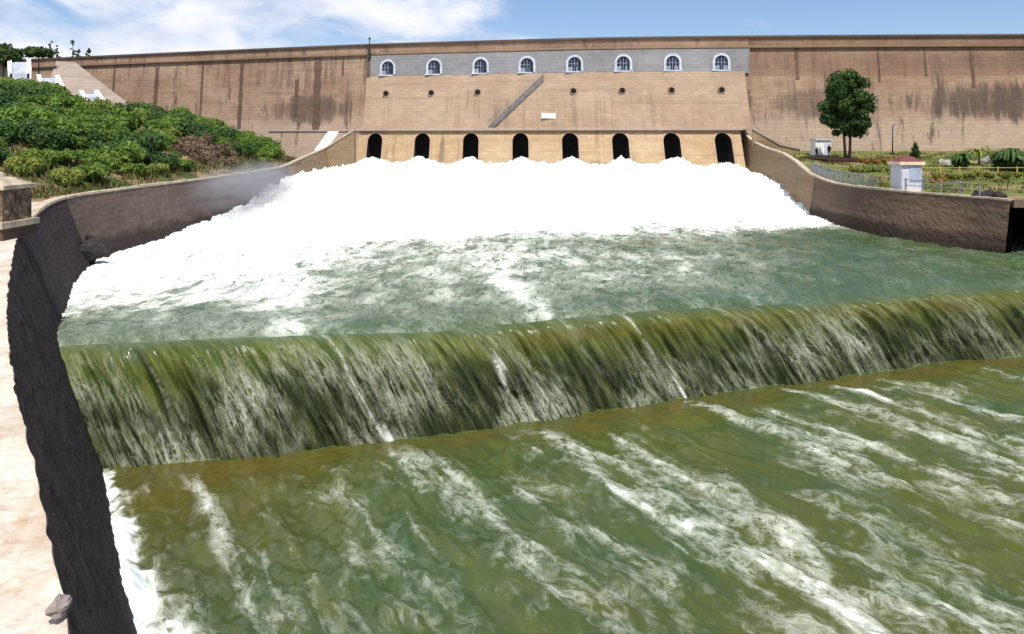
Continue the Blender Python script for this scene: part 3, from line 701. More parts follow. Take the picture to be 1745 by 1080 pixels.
retaining('stone_river_wall', qR, -1, lambda q: ([M['wallR'], M['wing']], (q[:, 1] > 80).astype(int)), .12, -10, 'brown stone wall edging the right terrace below the kiosk', 'wall', .05, 8, .5)
# recess where the right wall ends, its inside coloured near-black
cv = empty('dark_recess', (38.8, 53, -9), 'black square culvert mouth at the end of the right wall', 'recess')
mb = MB(); mb.box(36.0, 46, 52.4, 54.2, -5.0, -4.45); mb.build('lintel', M['wallR'], cv)
mb = MB(); mb.box(42.5, 46, 52.5, 62, -10, -5.003); mb.build('side_wall', M['wallR'], cv)
mb = MB(); mb.face([(36.0, 62, -10), (42.5, 62, -10), (42.5, 62, -5), (36.0, 62, -5)]); mb.face([(36.05, 52.8, -10), (36.05, 62, -10), (36.05, 62, -5), (36.05, 52.8, -5)]); mb.face([(42.49, 52.6, -10), (42.49, 62, -10), (42.49, 62, -5), (42.49, 52.6, -5)]); mb.face([(36.05, 53, -5.01), (42.5, 53, -5.01), (42.5, 62, -5.01), (36.05, 62, -5.01)]); mb.build('hollow', M['dark'], cv)

# wing walls joining the walls to the toe block
def wing(name, pts, label, mat, th=.9, copmat='cream'):
    root = empty(name, pts[0][:2] + (-9,), label, 'wall'); mb = MB(); cp = MB()
    for (x0, y0, z0), (x1, y1, z1) in zip(pts[:-1], pts[1:]):
        d = Vector((x1 - x0, y1 - y0, 0)).normalized(); nn = Vector((-d.y, d.x, 0)) * th
        mb.hexa([(x0, y0, -10), (x1, y1, -10), (x1 + nn.x, y1 + nn.y, -10), (x0 + nn.x, y0 + nn.y, -10)], [(x0, y0, z0), (x1, y1, z1), (x1 + nn.x, y1 + nn.y, z1), (x0 + nn.x, y0 + nn.y, z0)])
        o = Vector((d.y, -d.x, 0)) * .15
        cp.hexa([(x0 + o.x, y0 + o.y, z0 + .003), (x1 + o.x, y1 + o.y, z1 + .003), (x1 + nn.x, y1 + nn.y, z1 + .003), (x0 + nn.x, y0 + nn.y, z0 + .003)], [(x0 + o.x, y0 + o.y, z0 + .35), (x1 + o.x, y1 + o.y, z1 + .35), (x1 + nn.x, y1 + nn.y, z1 + .35), (x0 + nn.x, y0 + nn.y, z0 + .35)])
    mb.build('wall_face', mat, root); cp.build('coping', M[copmat], root)
wing('wing_wall', [(-34.6, 133.2, -2.2), (-34.0, 133.1, -2.0), (-28.6, 132.6, 1.35)], 'tan wing wall stepping up to the left end of the sluice block', M['wing'])
wing('wing_wall', [(40.3, 122.6, 1.5), (44.5, 121.5, -1.2), (47.5, 120.5, -1.9)], 'tan wing wall sloping down from the right end of the sluice block', M['wing'], copmat='ledge')
# white sloping slab beside the left wing
sl = MB(); sl.hexa([(-36.3, 134.5, -2.4), (-34.2, 134.3, -2.4), (-32.3, 136.1, .9), (-34.3, 136.3, .9)], [(-36.3, 134.5, -2.1), (-34.2, 134.3, -2.1), (-32.3, 136.1, 1.2), (-34.3, 136.3, 1.2)])
tag(sl.build('ramp_slab', M['white'], None), 'white sloping slab beside the left wing wall', 'ramp')

# ------------------------------------------------------------------ terrain
def poly_dist(P, q):
    step = max(1, len(q) // 220); qq = q[::step, :2]; nn = offset_dirs(q)[::step]
    out = np.zeros(len(P)); sg = np.zeros(len(P))
    for i in range(0, len(P), 4000):
        d = P[i:i + 4000, None, :] - qq[None]; r = np.linalg.norm(d, axis=2); j = np.argmin(r, 1); out[i:i + 4000] = r[np.arange(len(j)), j]
        sg[i:i + 4000] = (d[np.arange(len(j)), j] * nn[j]).sum(1)
    return out, sg
def hill_z(X, Y, D):
    w = np.interp(Y, [0, 28, 44, 60], [7, 7, 2.5, 1.2])
    d = np.clip(D - w, 0, None)
    z = -3.93 + 14.5 * (1 - np.exp(-d / 34)) * ss(22, 58, Y) + .10 * d * (1 - ss(22, 58, Y))
    z = z + .5 * fbm(X * .12, Y * .12, 4) * np.clip(d / 4, 0, 1)
    z = z + 5.2 * ss(112, 148, Y) * ss(-72, -96, X) - 2.0 * ss(112, 130, Y) * ss(-60, -42, X)
    z = np.where(D < w + .3, np.minimum(z, -3.9 + np.interp(Y, [98, 112, 134], [0, .9, 1.9])), z)
    return z
def left_terrain():
    n = len(qL); idx = np.unique(np.r_[np.arange(0, n, 1), n - 1]); q = qL[idx]; nrm = offset_dirs(qL)[idx]
    ds = np.r_[np.linspace(0, 8, 22), np.linspace(8.6, 60, 60), np.linspace(63, 200, 30)]
    # fan outwards: heading turns so the lines do not cross
    X = np.zeros((len(q), len(ds))); Y = np.zeros_like(X)
    ex = q[:, None, :2] - nrm[:, None, :] * np.minimum(ds, 8)[None, :, None]
    ext = np.clip(ds - 8, 0, None)[None, :]
    LL = np.r_[0, np.cumsum(np.linalg.norm(np.diff(qL[:, :2], axis=0), axis=1))][idx]; ej = np.where(q[:, 1] < 46, edge_jit(LL), 0)
    ex[:, 0] += nrm * (ej + .01)[:, None]
    X = ex[..., 0] - ext; Y = ex[..., 1] + 0 * ext
    P = np.stack([X.ravel(), Y.ravel()], 1); D, _ = poly_dist(P, qL)
    Z = hill_z(P[:, 0], P[:, 1], D).reshape(X.shape)
    V = np.stack([X, Y, Z], -1)
    path_cols = 20
    mid = np.where(Y < 46, 0, 1)
    Qd = grid_q(len(q), len(ds)); isp = np.zeros((len(q) - 1, len(ds) - 1), bool); isp[:, :path_cols] = (Y[:-1, :path_cols] < 45)
    isp = isp.ravel(); Vf = V.reshape(-1, 3)
    for nm, m, mat in (('path', isp, M['path']), ('hillside', ~isp, M['hill'])):
        qq = Qd[m]; used = np.unique(qq); rem = np.full(len(Vf), -1); rem[used] = np.arange(len(used))
        tag(mesh_np(nm, Vf[used], rem[qq], mat), kind='structure')
left_terrain()
def terr_z(X, Y):
    z = np.interp(Y, [40, 56, 75, 84, 100, 118, 130], [-4.55, -4.55, -4.5, -4.2, -3.1, -2.45, -2.2])
    return z + .10 * fbm(X * .2, Y * .2, 3)
def right_terrain():
    ys = np.linspace(52.8, 131.5, 130); wx = np.interp(ys, qR[:, 1], qR[:, 0]); ds = np.r_[np.linspace(.3, 20, 60), np.linspace(21, 220, 60)]
    X = wx[:, None] + ds[None]; Y = ys[:, None] + 0 * X; Z = terr_z(X, Y)
    Z = np.where((Y < 54.3) & (X < 46), -4.46, Z)
    tag(mesh_np('lawn', np.stack([X, Y, Z], -1), grid_q(*X.shape), M['terrace']), kind='structure')
right_terrain()
# far-reaching ground sheet under everything
g = MB(); g.face([(-3000, -600, -15), (3000, -600, -15), (3000, 4000, -15), (-3000, 4000, -15)]); tag(g.build('ground', M['hill'], None), kind='structure')

# ------------------------------------------------------------------ foliage
def leaf_cloud(cent, rad, n, size, rg, up=.35, squash=.8):
    cent = np.asarray(cent, float); k = rg.integers(0, len(cent), n)
    d = rg.normal(size=(n, 3)); d /= np.linalg.norm(d, axis=1)[:, None]
    r = np.asarray(rad)[k] * (rg.random(n) ** .45)
    p = cent[k] + d * r[:, None] * np.array([1, 1, squash])
    nr = d + rg.normal(size=(n, 3)) * .6 + np.array([0, 0, up]); nr /= np.linalg.norm(nr, axis=1)[:, None]
    a = np.cross(nr, rg.normal(size=(n, 3))); a /= np.linalg.norm(a, axis=1)[:, None]; b = np.cross(nr, a)
    s = size * (.6 + .8 * rg.random(n))[:, None]
    V = np.stack([p - a * s, p + b * s * .55 - nr * s * .12, p + a * s, p - b * s * .55 - nr * s * .12], 1).reshape(-1, 3)
    ct = rg.random(len(cent)); t = np.clip(.55 * ct[k] + .45 * rg.random(n), 0, 1)
    return V, np.arange(4 * n).reshape(-1, 4), np.repeat(t, 4)
def foliage(name, cent, rad, n, size, mat, parent, seed, **kw):
    V, Qd, t = leaf_cloud(cent, rad, n, size, np.random.default_rng(seed), **kw)
    return mesh_np(name, V, Qd, mat, parent, attrs={'tint': t}, smooth=False)
def bush_proto(seed, mat, n=3000, r=1.5, h=1.5, size=.125):
    rg = np.random.default_rng(seed); k = 16
    a = rg.random(k) * 6.283; rr = r * rg.random(k) ** .6 * .8
    c = np.stack([rr * np.cos(a), rr * np.sin(a), h * (.25 + .75 * rg.random(k) * (1 - .35 * rr / r))], 1)
    V, Qd, t = leaf_cloud(c, r * (.28 + .28 * rg.random(k)), n, size, rg)
    me_o = mesh_np('foliage', V, Qd, mat, None, attrs={'tint': t}, smooth=False)
    mb = MB()
    for i in range(7):
        q = c[i]; mb.tube([(0, 0, -.3), (q[0] * .4, q[1] * .4, q[2] * .5), tuple(q)], [.06, .04, .015], 5)
    st = mb.build('stem', M['bark'], None)
    md = (me_o.data, st.data); bpy.data.objects.remove(me_o); bpy.data.objects.remove(st); return md
P_LEAF = [bush_proto(s, M['leaf']) for s in (1, 2, 3)]
P_DARK = [bush_proto(s, M['leafdark']) for s in (4, 5)]
P_DRY = [bush_proto(s, M['leafdry'], 900, 1.5, 1.3, .13) for s in (6, 7)]
def place_bush(md, loc, sc, rz, label, group, name='bush'):
    r = empty(name, loc, label, 'bush', group); r.rotation_euler = (0, 0, rz); r.scale = (sc[0], sc[0], sc[1])
    for nm, d in (('foliage', md[0]), ('stem', md[1])):
        o = bpy.data.objects.new(nm, d); COL.objects.link(o); o.parent = r
    return r
def hill_at(x, y):
    D, _ = poly_dist(np.array([[x, y]]), qL); return float(hill_z(np.array([x]), np.array([y]), D)[0]), float(D[0])
rb = random.Random(8); cnt = 0; placed = []
tries = 0
while cnt < 200 and tries < 12000:
    tries += 1
    Y = rb.uniform(52, 126); px = rb.uniform(-25, 500); x = (px - HX) / F * Y
    if x > -31.5 - .03 * (Y - 50): continue
    z, D = hill_at(x, Y)
    if D < 2.4 or D > 62: continue
    if Y > 112 and px > 430: continue
    if any((x - a) ** 2 + (Y - b) ** 2 < 1.9 ** 2 for a, b in placed): continue
    py = HY - F * z / Y
    topy = HY - F * (z + 2.0) / Y
    if topy < np.interp(px, [0, 50, 100, 170, 300, 420, 500], [126, 134, 152, 174, 184, 197, 232]): continue
    dry = (300 < px < 400 and 235 < py < 285)
    if dry and rb.random() < .75: kind = P_DRY
    else: kind = P_DARK if rb.random() < .38 else P_LEAF
    placed.append((x, Y)); sc_ = rb.uniform(.75, 1.45)
    if D < 4.2 and px < 330: sc_ *= .7
    if kind is P_DRY: place_bush(rb.choice(kind), (x, Y, z - .1), (sc_, sc_ * .9), rb.uniform(0, 6.3), 'dry brown leafless thicket in the bare patch above the basin wall', 'dry thickets above the basin wall', 'dry_bush')
    elif kind is P_DARK: place_bush(rb.choice(kind), (x, Y, z - .1), (sc_, sc_ * rb.uniform(.8, 1.25)), rb.uniform(0, 6.3), 'dark green bush in the thicket on the left hillside', 'dark bushes on the left hillside')
    else: place_bush(rb.choice(kind), (x, Y, z - .1), (sc_, sc_ * rb.uniform(.8, 1.25)), rb.uniform(0, 6.3), 'bright green leafy bush in the thicket on the left hillside', 'bright bushes on the left hillside')
    cnt += 1
# dry grass along the foot of the hill
def tufts(name, pts, n, h, mat, seed):
    rg = np.random.default_rng(seed); k = rg.integers(0, len(pts), n); p = np.asarray(pts)[k] + rg.normal(size=(n, 3)) * np.array([.5, .5, 0])
    hh = h * (.4 + .9 * rg.random(n)); a = rg.random(n) * 6.283; w = .05 + .05 * rg.random(n)
    dx = np.stack([np.cos(a), np.sin(a), 0 * a], 1) * w[:, None]; tip = p + np.stack([rg.normal(size=n) * .25 * hh, rg.normal(size=n) * .25 * hh, hh], 1)
    V = np.stack([p - dx, p + dx, tip + dx * .3, tip - dx * .3], 1).reshape(-1, 3)
    o = mesh_np(name, V, np.arange(4 * n).reshape(-1, 4), mat, None, attrs={'tint': np.repeat(rg.random(n), 4)}, smooth=False); tag(o, kind='stuff'); return o
gp = []
for i in range(700):
    Y = rb.uniform(46, 118); x = -30.6 - rb.uniform(.3, 9) - (0 if Y > 50 else (50 - Y) * -.3)
    z, D = hill_at(x, Y)
    if D > .9: gp.append((x, Y, z - .05))
tufts('dry_grass', gp, 9000, .45, M['grass'], 3)
gp = []
for i in range(600):
    Y = rb.uniform(60, 118); x = float(np.interp(Y, qR[:, 1], qR[:, 0])) + rb.uniform(1, 55); gp.append((x, Y, float(terr_z(x, Y)) - .05))
tufts('lawn_grass', gp, 9000, .30, M['grass'], 5)

# ------------------------------------------------------------------ trees
def tree(loc, h, cr, ch, label, n, seed, mat, trunks=1, size=.3, name='tree', k=46, group=None, th=None):
    r = empty(name, loc, label, 'tree', group); x, y, z = loc
    rg = np.random.default_rng(seed); zc = z + h - ch / 2
    mb = MB(); th = th or .035 * h * .6
    for t in range(trunks):
        dx = (t - (trunks - 1) / 2) * .9
        mb.tube([(x + dx * .5, y, z - .4), (x + dx * .8, y, z + (h - ch) * .7), (x + dx * 1.3, y + .2, zc - .1 * ch), (x + dx * 1.4, y, zc + .3 * ch)], [th, th * .8, th * .55, th * .15], 8)
    cs = []; rs = []
    while len(cs) < k:
        p = rg.uniform(-1, 1, 3)
        if (p ** 2).sum() > 1 or (p ** 2).sum() < .12: continue
        wd = 1 - .30 * max(0, p[2]) ; cs.append((x + p[0] * cr * wd * .86, y + p[1] * cr * wd * .86, zc + p[2] * ch * .5 * .9)); rs.append(cr * rg.uniform(.16, .34))
    for i in range(0, k, 3):
        c = cs[i]; mb.tube([(x, y, zc - .28 * ch), ((x + c[0]) / 2, (y + c[1]) / 2, (zc + c[2]) / 2 - .1 * ch), c], [th * .4, th * .25, .03], 5)
    mb.build('trunk', M['bark'], r)
    foliage('crown', cs, rs, n, size, mat, r, seed + 1)
    return r
tp = at(1444, 262, 103.)
tree((tp.x, tp.y, float(terr_z(tp.x, tp.y))), 13.3, 3.6, 11.4, 'tall round dark green tree standing on the right terrace before the dam', 22000, 21, M['leaftree'], 2, .25, k=130, th=.26)
# trees on the hill crest at the far left
p = at(6, 100, 150); tree((p.x, p.y, 11.5), 7.6, 4.0, 4.2, 'dark round tree on the hill crest at the dam end', 3500, 31, M['leaftree'], 1, .4)
p = at(66, 98, 152); tree((p.x, p.y, 12.0), 6.6, 3.2, 1.5, 'flat topped dark tree behind the white stair', 2200, 33, M['leaftree'], 1, .35)
for i, (px, hh) in enumerate(((98, 4.6), (124, 6.6), (133, 4.2), (150, 5.2), (86, 7.0))):
    p = at(px, 100, 176 + i); tree((p.x, p.y, 16.0), hh + 2.0, .7, hh, 'thin hazy poplar rising behind the left end of the dam', 500, 40 + i, M['leafdark'], 1, .22, 'poplar_tree', 14, 'thin poplars behind the left end of the dam')
# ------------------------------------------------------------------ white stair on the left abutment
def flight(name, tl, tr, bl, br, label):
    r = empty(name, tuple((bl + br) / 2), label, 'stair')
    for a, b in ((tl, bl), (tr, br)):
        mb = MB(); w = .42; hgt = .75
        mb.hexa([(b.x - w, b.y, b.z - .8), (b.x + w, b.y, b.z - .8), (a.x + w, a.y, a.z - .8), (a.x - w, a.y, a.z - .8)], [(b.x - w, b.y, b.z + hgt), (b.x + w, b.y, b.z + hgt), (a.x + w, a.y, a.z + hgt), (a.x - w, a.y, a.z + hgt)])
        mb.build('side_wall', M['white'], r)
    mb = MB(); n = 14
    for i in range(n):
        f0, f1 = i / n, (i + 1) / n
        L0 = bl.lerp(tl, f0); R0 = br.lerp(tr, f0); L1 = bl.lerp(tl, f1); R1 = br.lerp(tr, f1)
        mb.hexa([(L0.x, L0.y, L0.z - 1), (R0.x, R0.y, R0.z - 1), (R1.x, R1.y + .004, L0.z - 1), (L1.x, L1.y + .004, L0.z - 1)], [(L0.x, L0.y, L1.z), (R0.x, R0.y, L1.z), (R1.x, R1.y, L1.z), (L1.x, L1.y, L1.z)])
    mb.build('steps', M['offwhite'], r)
flight('stair', at(16, 106, 149), at(49, 105, 149), at(17, 127, 143), at(50, 127, 143), 'topmost white walled stair flight at the hill crest')
flight('stair', at(66, 133, 142), at(97, 134, 142), at(72, 156, 136), at(109, 159, 136), 'middle white walled stair flight on the left abutment')
flight('stair', at(138, 160, 136), at(164, 160, 136), at(146, 175, 131), at(176, 178, 131), 'lowest white walled stair flight just above the bushes')
a_, b_, c_, d_ = at(96, 104, 158), at(128, 106, 158), at(240, 192, 141), at(60, 200, 130)
mb = MB(); mb.hexa([(d_.x, d_.y, -4), (c_.x, c_.y, -4), (b_.x, b_.y + 4, -4), (a_.x, a_.y + 4, -4)], [tuple(d_), tuple(c_), tuple(b_), tuple(a_)])
tag(mb.build('abutment_slope', M['pitching'], None), 'pale grey sloping stone abutment between the white stair and the dam face', 'slope')
p = at(8, 112, 152); mb = MB(); mb.box(p.x - 4, p.x + 2.2, p.y, p.y + 1, 8, p.z + .6); mb.box(p.x - 4.1, p.x + 2.3, p.y - .1, p.y + 1.1, p.z + .603, p.z + .9); tag(mb.build('parapet_wall', M['cream'], None), 'cream parapet wall left of the topmost stair flight', 'wall')

# ------------------------------------------------------------------ masonry pillar on the walkway
def pillar():
    cx, cy, z0 = -20.35, 28.9, -3.9
    r = empty('stone_pillar', (cx, cy, z0), 'squat rubble pillar with a pointed cream cap on the walkway', 'pillar')
    mb = MB(); mb.box(cx - 1.05, cx + .95, cy - 1.05, cy + .95, z0 - .05, z0 + .42); mb.build('base', M['joint'], r)
    mb = MB(); mb.box(cx - 1.1, cx + 1.0, cy - 1.15, cy + 1.05, z0 + .424, z0 + .66); mb.build('plinth', M['cream'], r)
    mb = MB(); mb.box(cx - .88, cx + .82, cy - .88, cy + .82, z0 + .664, z0 + 1.9); mb.build('shaft', M['pillar'], r)
    mb = MB(); mb.box(cx - 1.0, cx + .95, cy - 1.0, cy + .95, z0 + 1.904, z0 + 2.06); mb.box(cx - .92, cx + .87, cy - .92, cy + .87, z0 + 2.064, z0 + 2.36, .55)
    mb.blob((cx, cy, z0 + 2.4), .26, 2, rough=.1, sq=(1, 1, .7)); mb.build('cap', M['cream'], r)
def pillar_mat():
    t = NT('pillar_rubble'); p = t.pos()
    vo = t.n('ShaderNodeTexVoronoi', feature='DISTANCE_TO_EDGE'); t.set(vo.inputs['Vector'], p); t.set(vo.inputs['Scale'], 3.2)
    n = t.noise(p, 2.2, 5, .6)
    c = t.mix(t.rng(n, .35, .65), (.10, .065, .045), (.34, .24, .16)); c = t.mix(t.rng(vo.outputs['Distance'], 0, .07, .8, 0), c, (.04, .03, .025))
    return t.done(t.bsdf(c, .9, t.bump(vo.outputs['Distance'], .8, .1), spec=.1))
M['pillar'] = pillar_mat(); pillar()
# loose stones on the walkway
for i, (px, py, rr, lab) in enumerate(((102, 1042, .085, 'grey angular rock on the walkway edge near the camera'),)):
    Y = F * 3.86 / (py - HY); x = (px - HX) / F * Y
    mb = MB(); mb.blob((x, Y, -3.86 + rr * .5), rr, 50 + i, rough=.22, sq=(.8, 1.3, .9)); tag(mb.build('rock', M['rock'] if i == 0 else M['darkrock'], None), lab, 'rock')
# boulder at the foot of the basin wall
mb = MB(); mb.blob((-28.0, 48.2, -7.4), 1.0, 77, 14, 9, .25, (.9, 1.3, .8)); tag(mb.build('boulder', M['darkrock'], None), 'dark wet boulder at the bend of the basin wall', 'boulder')

# ------------------------------------------------------------------ right terrace
def gz(x, y): return float(terr_z(x, y))
def kiosk():
    c = at(1544, 322, 63.5); x, y = c.x, c.y; z = gz(x, y)
    r = empty('kiosk', (x, y, z), 'small white kiosk painted bluish as in shade, with cream fascia and maroon roof', 'kiosk')
    w = .88
    mb = MB(); mb.box(x - w, x + w, y - w, y + w, z, z + 2.25); mb.build('wall', M['kiosk'], r)
    mb = MB(); mb.box(x - .15, x + .8, y - w - .05, y - w - .003, z + .85, z + 2.1); mb.build('window', M['kioskpanel'], r)
    mb = MB(); mb.box(x - .82, x - .3, y - w - .05, y - w - .003, z + .1, z + 1.8); mb.build('door', M['kiosk'], r)
    mb = MB(); mb.box(x - w - .15, x + w + .1, y - w - .15, y + w + .1, z - .1, z + .09); mb.build('base', M['fascia'], r)
    mb = MB(); mb.box(x - w - .2, x + w + .2, y - w - .2, y + w + .2, z + 2.254, z + 2.52); mb.build('fascia', M['fascia'], r)
    mb = MB(); mb.box(x - w - .17, x + w + .17, y - w - .17, y + w + .17, z + 2.524, z + 2.95, .7); mb.build('roof', M['maroon'], r)
kiosk()
def fence(name, pts, label, mat, h=1.0, sp=1.4, pick=.22, rails=(.15, .95)):
    r = empty(name, pts[0], label, 'fence')
    q = smooth_poly(pts, .05, 1); L = np.r_[0, np.cumsum(np.linalg.norm(np.diff(q, axis=0), axis=1))]
    P = lambda d: Vector([float(np.interp(d, L, q[:, i])) for i in range(3)])
    d = 0.
    while d < L[-1]:
        p = P(d); mb = MB(); mb.box(p.x - .05, p.x + .05, p.y - .05, p.y + .05, p.z - .1, p.z + h + .08); mb.build('post', mat, r); d += sp
    mb = MB()
    for hh in rails: mb.tube([tuple(P(t) + Vector((0, 0, hh * h))) for t in np.linspace(0, L[-1], 12)], .032, 5)
    mb.build('rail', mat, r)
    if pick:
        mb = MB(); d = pick
        while d < L[-1]:
            p = P(d); mb.box(p.x - .014, p.x + .014, p.y - .014, p.y + .014, p.z + rails[0] * h, p.z + rails[-1] * h); d += pick
        mb.build('pickets', mat, r)
def wall_pt(Y, in_=.5): x = float(np.interp(Y, qR[:, 1], qR[:, 0])); return (x + in_, Y, float(np.interp(Y, qR[:, 1], qR[:, 2])) + .05)
fence('picket_fence', [wall_pt(y) for y in (84, 80, 76, 72, 68, 65)], 'grey iron picket fence on the right wall left of the kiosk', M['iron'], 1.15)
fence('rail_fence', [wall_pt(y) for y in (61.5, 59.5, 57.5, 55.5)] , 'thin rail fence on the right wall below the lawn', M['iron'], 1.0, 1.6, 0, (.5, .95))
a, b = at(1570, 292, 84), at(1760, 296, 84)
fence('yellow_rail', [(a.x, 84, gz(a.x, 84)), (b.x, 84, gz(b.x, 84))], 'low yellow rail across the lawn right of the kiosk', M['yellow'], .85, 2.2, 0, (.9,))
# booth, people
c = at(1398, 256, 112); z = gz(c.x, 112)
bo = empty('booth', (c.x, 112, z), 'small white booth at the dam foot left of the tall tree', 'booth')
mb = MB(); mb.box(c.x - 1.15, c.x + 1.15, 111, 113, z, z + 2.3); mb.build('wall', M['white'], bo)
mb = MB(); mb.box(c.x - 1.3, c.x + 1.3, 110.8, 113.2, z + 2.304, z + 2.5); mb.build('roof', M['offwhite'], bo)
mb = MB(); mb.box(c.x + .2, c.x + .9, 110.95, 110.996, z + .05, z + 1.9); mb.build('door', M['offwhite'], bo)
def person(px, Y, hgt, label, m1, arm=.2):
    x = (px - HX) / F * Y; z = gz(x, Y); s = hgt / 1.72
    r = empty('person', (x, Y, z), label, 'person')
    def skin(name, verts, edges, radii, mat):
        me = bpy.data.meshes.new(name); me.from_pydata([(v[0] * s, v[1] * s, v[2] * s) for v in verts], edges, []); me.materials.append(mat)
        o = bpy.data.objects.new(name, me); COL.objects.link(o); o.parent = r
        md = o.modifiers.new('skin', 'SKIN'); md.use_smooth_shade = True
        for v, rr in zip(me.skin_vertices[0].data, radii): v.radius = (rr * s, rr * s)
        me.skin_vertices[0].data[0].use_root = True
        sb = o.modifiers.new('sub', 'SUBSURF'); sb.levels = sb.render_levels = 1
        return o
    V_ = [(0, 0, .92), (0, 0, 1.15), (0, 0, 1.40), (0, 0, 1.50), (0, -.01, 1.60), (0, 0, 1.70), (.19, 0, 1.40), (.24, -.02, 1.12), (.25, -.08, .86), (-.19, 0, 1.40), (-.25, .02, 1.12), (-.24, -.06, .86),
          (.10, 0, .86), (.11, -.02, .48), (.12, .02, .08), (.13, -.14, .04), (-.10, 0, .86), (-.12, .03, .48), (-.13, .05, .08), (-.14, -.10, .04)]
    E_ = [(0, 1), (1, 2), (2, 3), (3, 4), (4, 5), (2, 6), (6, 7), (7, 8), (2, 9), (9, 10), (10, 11), (0, 12), (12, 13), (13, 14), (14, 15), (0, 16), (16, 17), (17, 18), (18, 19)]
    skin('body', V_, E_, [.15, .14, .15, .06, .095, .07, .065, .05, .035, .065, .05, .035, .10, .07, .045, .04, .10, .07, .045, .04], M['skin'])
    keep = [0, 1, 2, 6, 7, 9, 10, 12, 13, 16, 17]; mp_ = {k: i for i, k in enumerate(keep)}
    V2 = [V_[k] for k in keep] + [(.12, .01, .14), (-.13, .04, .14)]; E2 = [(mp_[a_], mp_[b_]) for a_, b_ in E_ if a_ in mp_ and b_ in mp_] + [(mp_[13], 11), (mp_[17], 12)]
    skin('clothing', V2, E2, [.17, .16, .17, .085, .065, .085, .065, .12, .09, .12, .09, .075, .075], m1)
    mb = MB(); mb.blob((0, .02 * s, 1.66 * s), .105 * s, 5, rough=.03); h = mb.build('hair', M['hair'], None); h.parent = r
person(1413, 109, 1.75, 'person in dark clothes standing between white booth and tall tree', M['cloth'])
person(1392, 107, 1.5, 'person in grey clothes standing before the white booth', M['cloth2'])
# lamp post
c = at(1521, 258, 112); z = gz(c.x, 112)
lp_ = empty('lamp_post', (c.x, 112, z), 'slender dark lamp post on the terrace right of the tall tree', 'lamp post')
mb = MB(); mb.tube([(c.x, 112, z - .2), (c.x, 112, z + 4.6)], [.11, .07], 8); mb.tube([(c.x, 112, z + 4.5), (c.x + .5, 112, z + 4.75)], .05, 6); mb.build('pole', M['darkiron'], lp_)
mb = MB(); mb.box(c.x + .35, c.x + .8, 111.88, 112.12, z + 4.66, z + 4.82); mb.build('lamp_head', M['iron'], lp_)
# cypress, palms and shrubs
def cone_tree(px, py, Y, h, r_, label, seed):
    c = at(px, py, Y); z = gz(c.x, Y); rt = empty('cypress_tree', (c.x, Y, z), label, 'tree')
    mb = MB(); mb.tube([(c.x, Y, z - .2), (c.x, Y, z + h * .8)], [.12, .03], 6); mb.build('trunk', M['bark'], rt)
    rg = np.random.default_rng(seed); t = rg.random(26); cs = [(c.x + (rg.random() - .5) * r_ * (1.2 - k_), Y + (rg.random() - .5) * r_, z + .3 + k_ * h * .9) for k_ in t]
    foliage('crown', cs, [r_ * (.75 - .5 * k_) for k_ in t], 1400, .14, M['leaftree'], rt, seed)
cone_tree(1559, 262, 100, 2.3, .75, 'small dark conical tree behind the kiosk', 3)
def spiky(px, Y, h, n, label, seed, group=None, mat='leafdark'):
    x = (px - HX) / F * Y; z = gz(x, Y); rt = empty('palm_plant', (x, Y, z), label, 'plant', group); rg = random.Random(seed)
    mb = MB(); mb.tube([(x, Y, z - .1), (x + .05, Y, z + h * .45)], [.12, .08], 6); mb.build('trunk', M['bark'], rt)
    V = []; Qd = []; T = []
    for i in range(n):
        a = rg.uniform(0, 6.28); L = h * rg.uniform(.45, .75); lift = rg.uniform(.25, 1.2); prev = None; b = Vector((x, Y, z + h * .45))
        for k_ in range(7):
            f = k_ / 6; p_ = b + Vector((math.cos(a) * L * f, math.sin(a) * L * f, L * (lift * f - (lift + .35) * f * f * .9)))
            w = .2 * (1 - f * .85) * (1 if k_ else .4); sd_ = Vector((-math.sin(a), math.cos(a), 0)) * w; V += [p_ - sd_, p_ + sd_]; T += [rg.random()] * 2
            if k_: m_ = len(V); Qd.append((m_ - 4, m_ - 3, m_ - 1, m_ - 2))
    mesh_np('fronds', np.array([tuple(v) for v in V]), np.array(Qd), M[mat], rt, attrs={'tint': np.array(T)}, smooth=False)
spiky(1640, 90, 3.3, 44, 'small palm plant on the lawn right of the kiosk', 2)
spiky(1668, 94, 3.8, 36, 'slim yellowish palm plant between two darker plants', 4, None, 'leaf')
spiky(1722, 88, 4.6, 80, 'large dark palm plant at the right edge of the lawn', 6)
place_bush(P_DARK[0], (at(1735, 0, 88).x, 88, gz(60, 88)), (.9, 1.0), 1.0, 'dark bush beside the large palm plant', None)
place_bush(P_DARK[1], (at(1638, 0, 91).x, 91, gz(60, 91)), (.75, 1.0), 2.0, 'dark bush at the foot of the small palm plant', None)
place_bush(P_DARK[0], (at(1712, 0, 89).x, 89, gz(60, 89)), (.9, 1.25), 2.6, 'tall dark bush just left of the large palm plant', None)
# hedge and flower beds
def hedge(name, x0, x1, Y, h, w, mat, label, seed, n, cat='hedge'):
    rg = np.random.default_rng(seed); k = int((x1 - x0) / .7) + 2
    cs = [(x0 + (x1 - x0) * i / (k - 1), Y + rg.uniform(-w, w) * .5, gz(x0 + (x1 - x0) * i / (k - 1), Y) + h * rg.uniform(.3, .75)) for i in range(k)]
    V, Qd, t = leaf_cloud(cs, [h * .5] * k, n, .13, rg)
    o = mesh_np(name, V, Qd, mat, None, attrs={'tint': t}, smooth=False); tag(o, label, cat)
X_ = lambda px, Y: (px - HX) / F * Y
hedge('hedge', X_(1590, 78), X_(1790, 78), 78, .75, 1., M['leafyel'], 'yellow green clipped hedge along the lawn right of the kiosk', 3, 3800)
hedge('hedge', X_(1455, 86), X_(1512, 86), 86, .6, 1.2, M['leafyel'], 'low yellow green hedge left of the kiosk', 4, 1300)
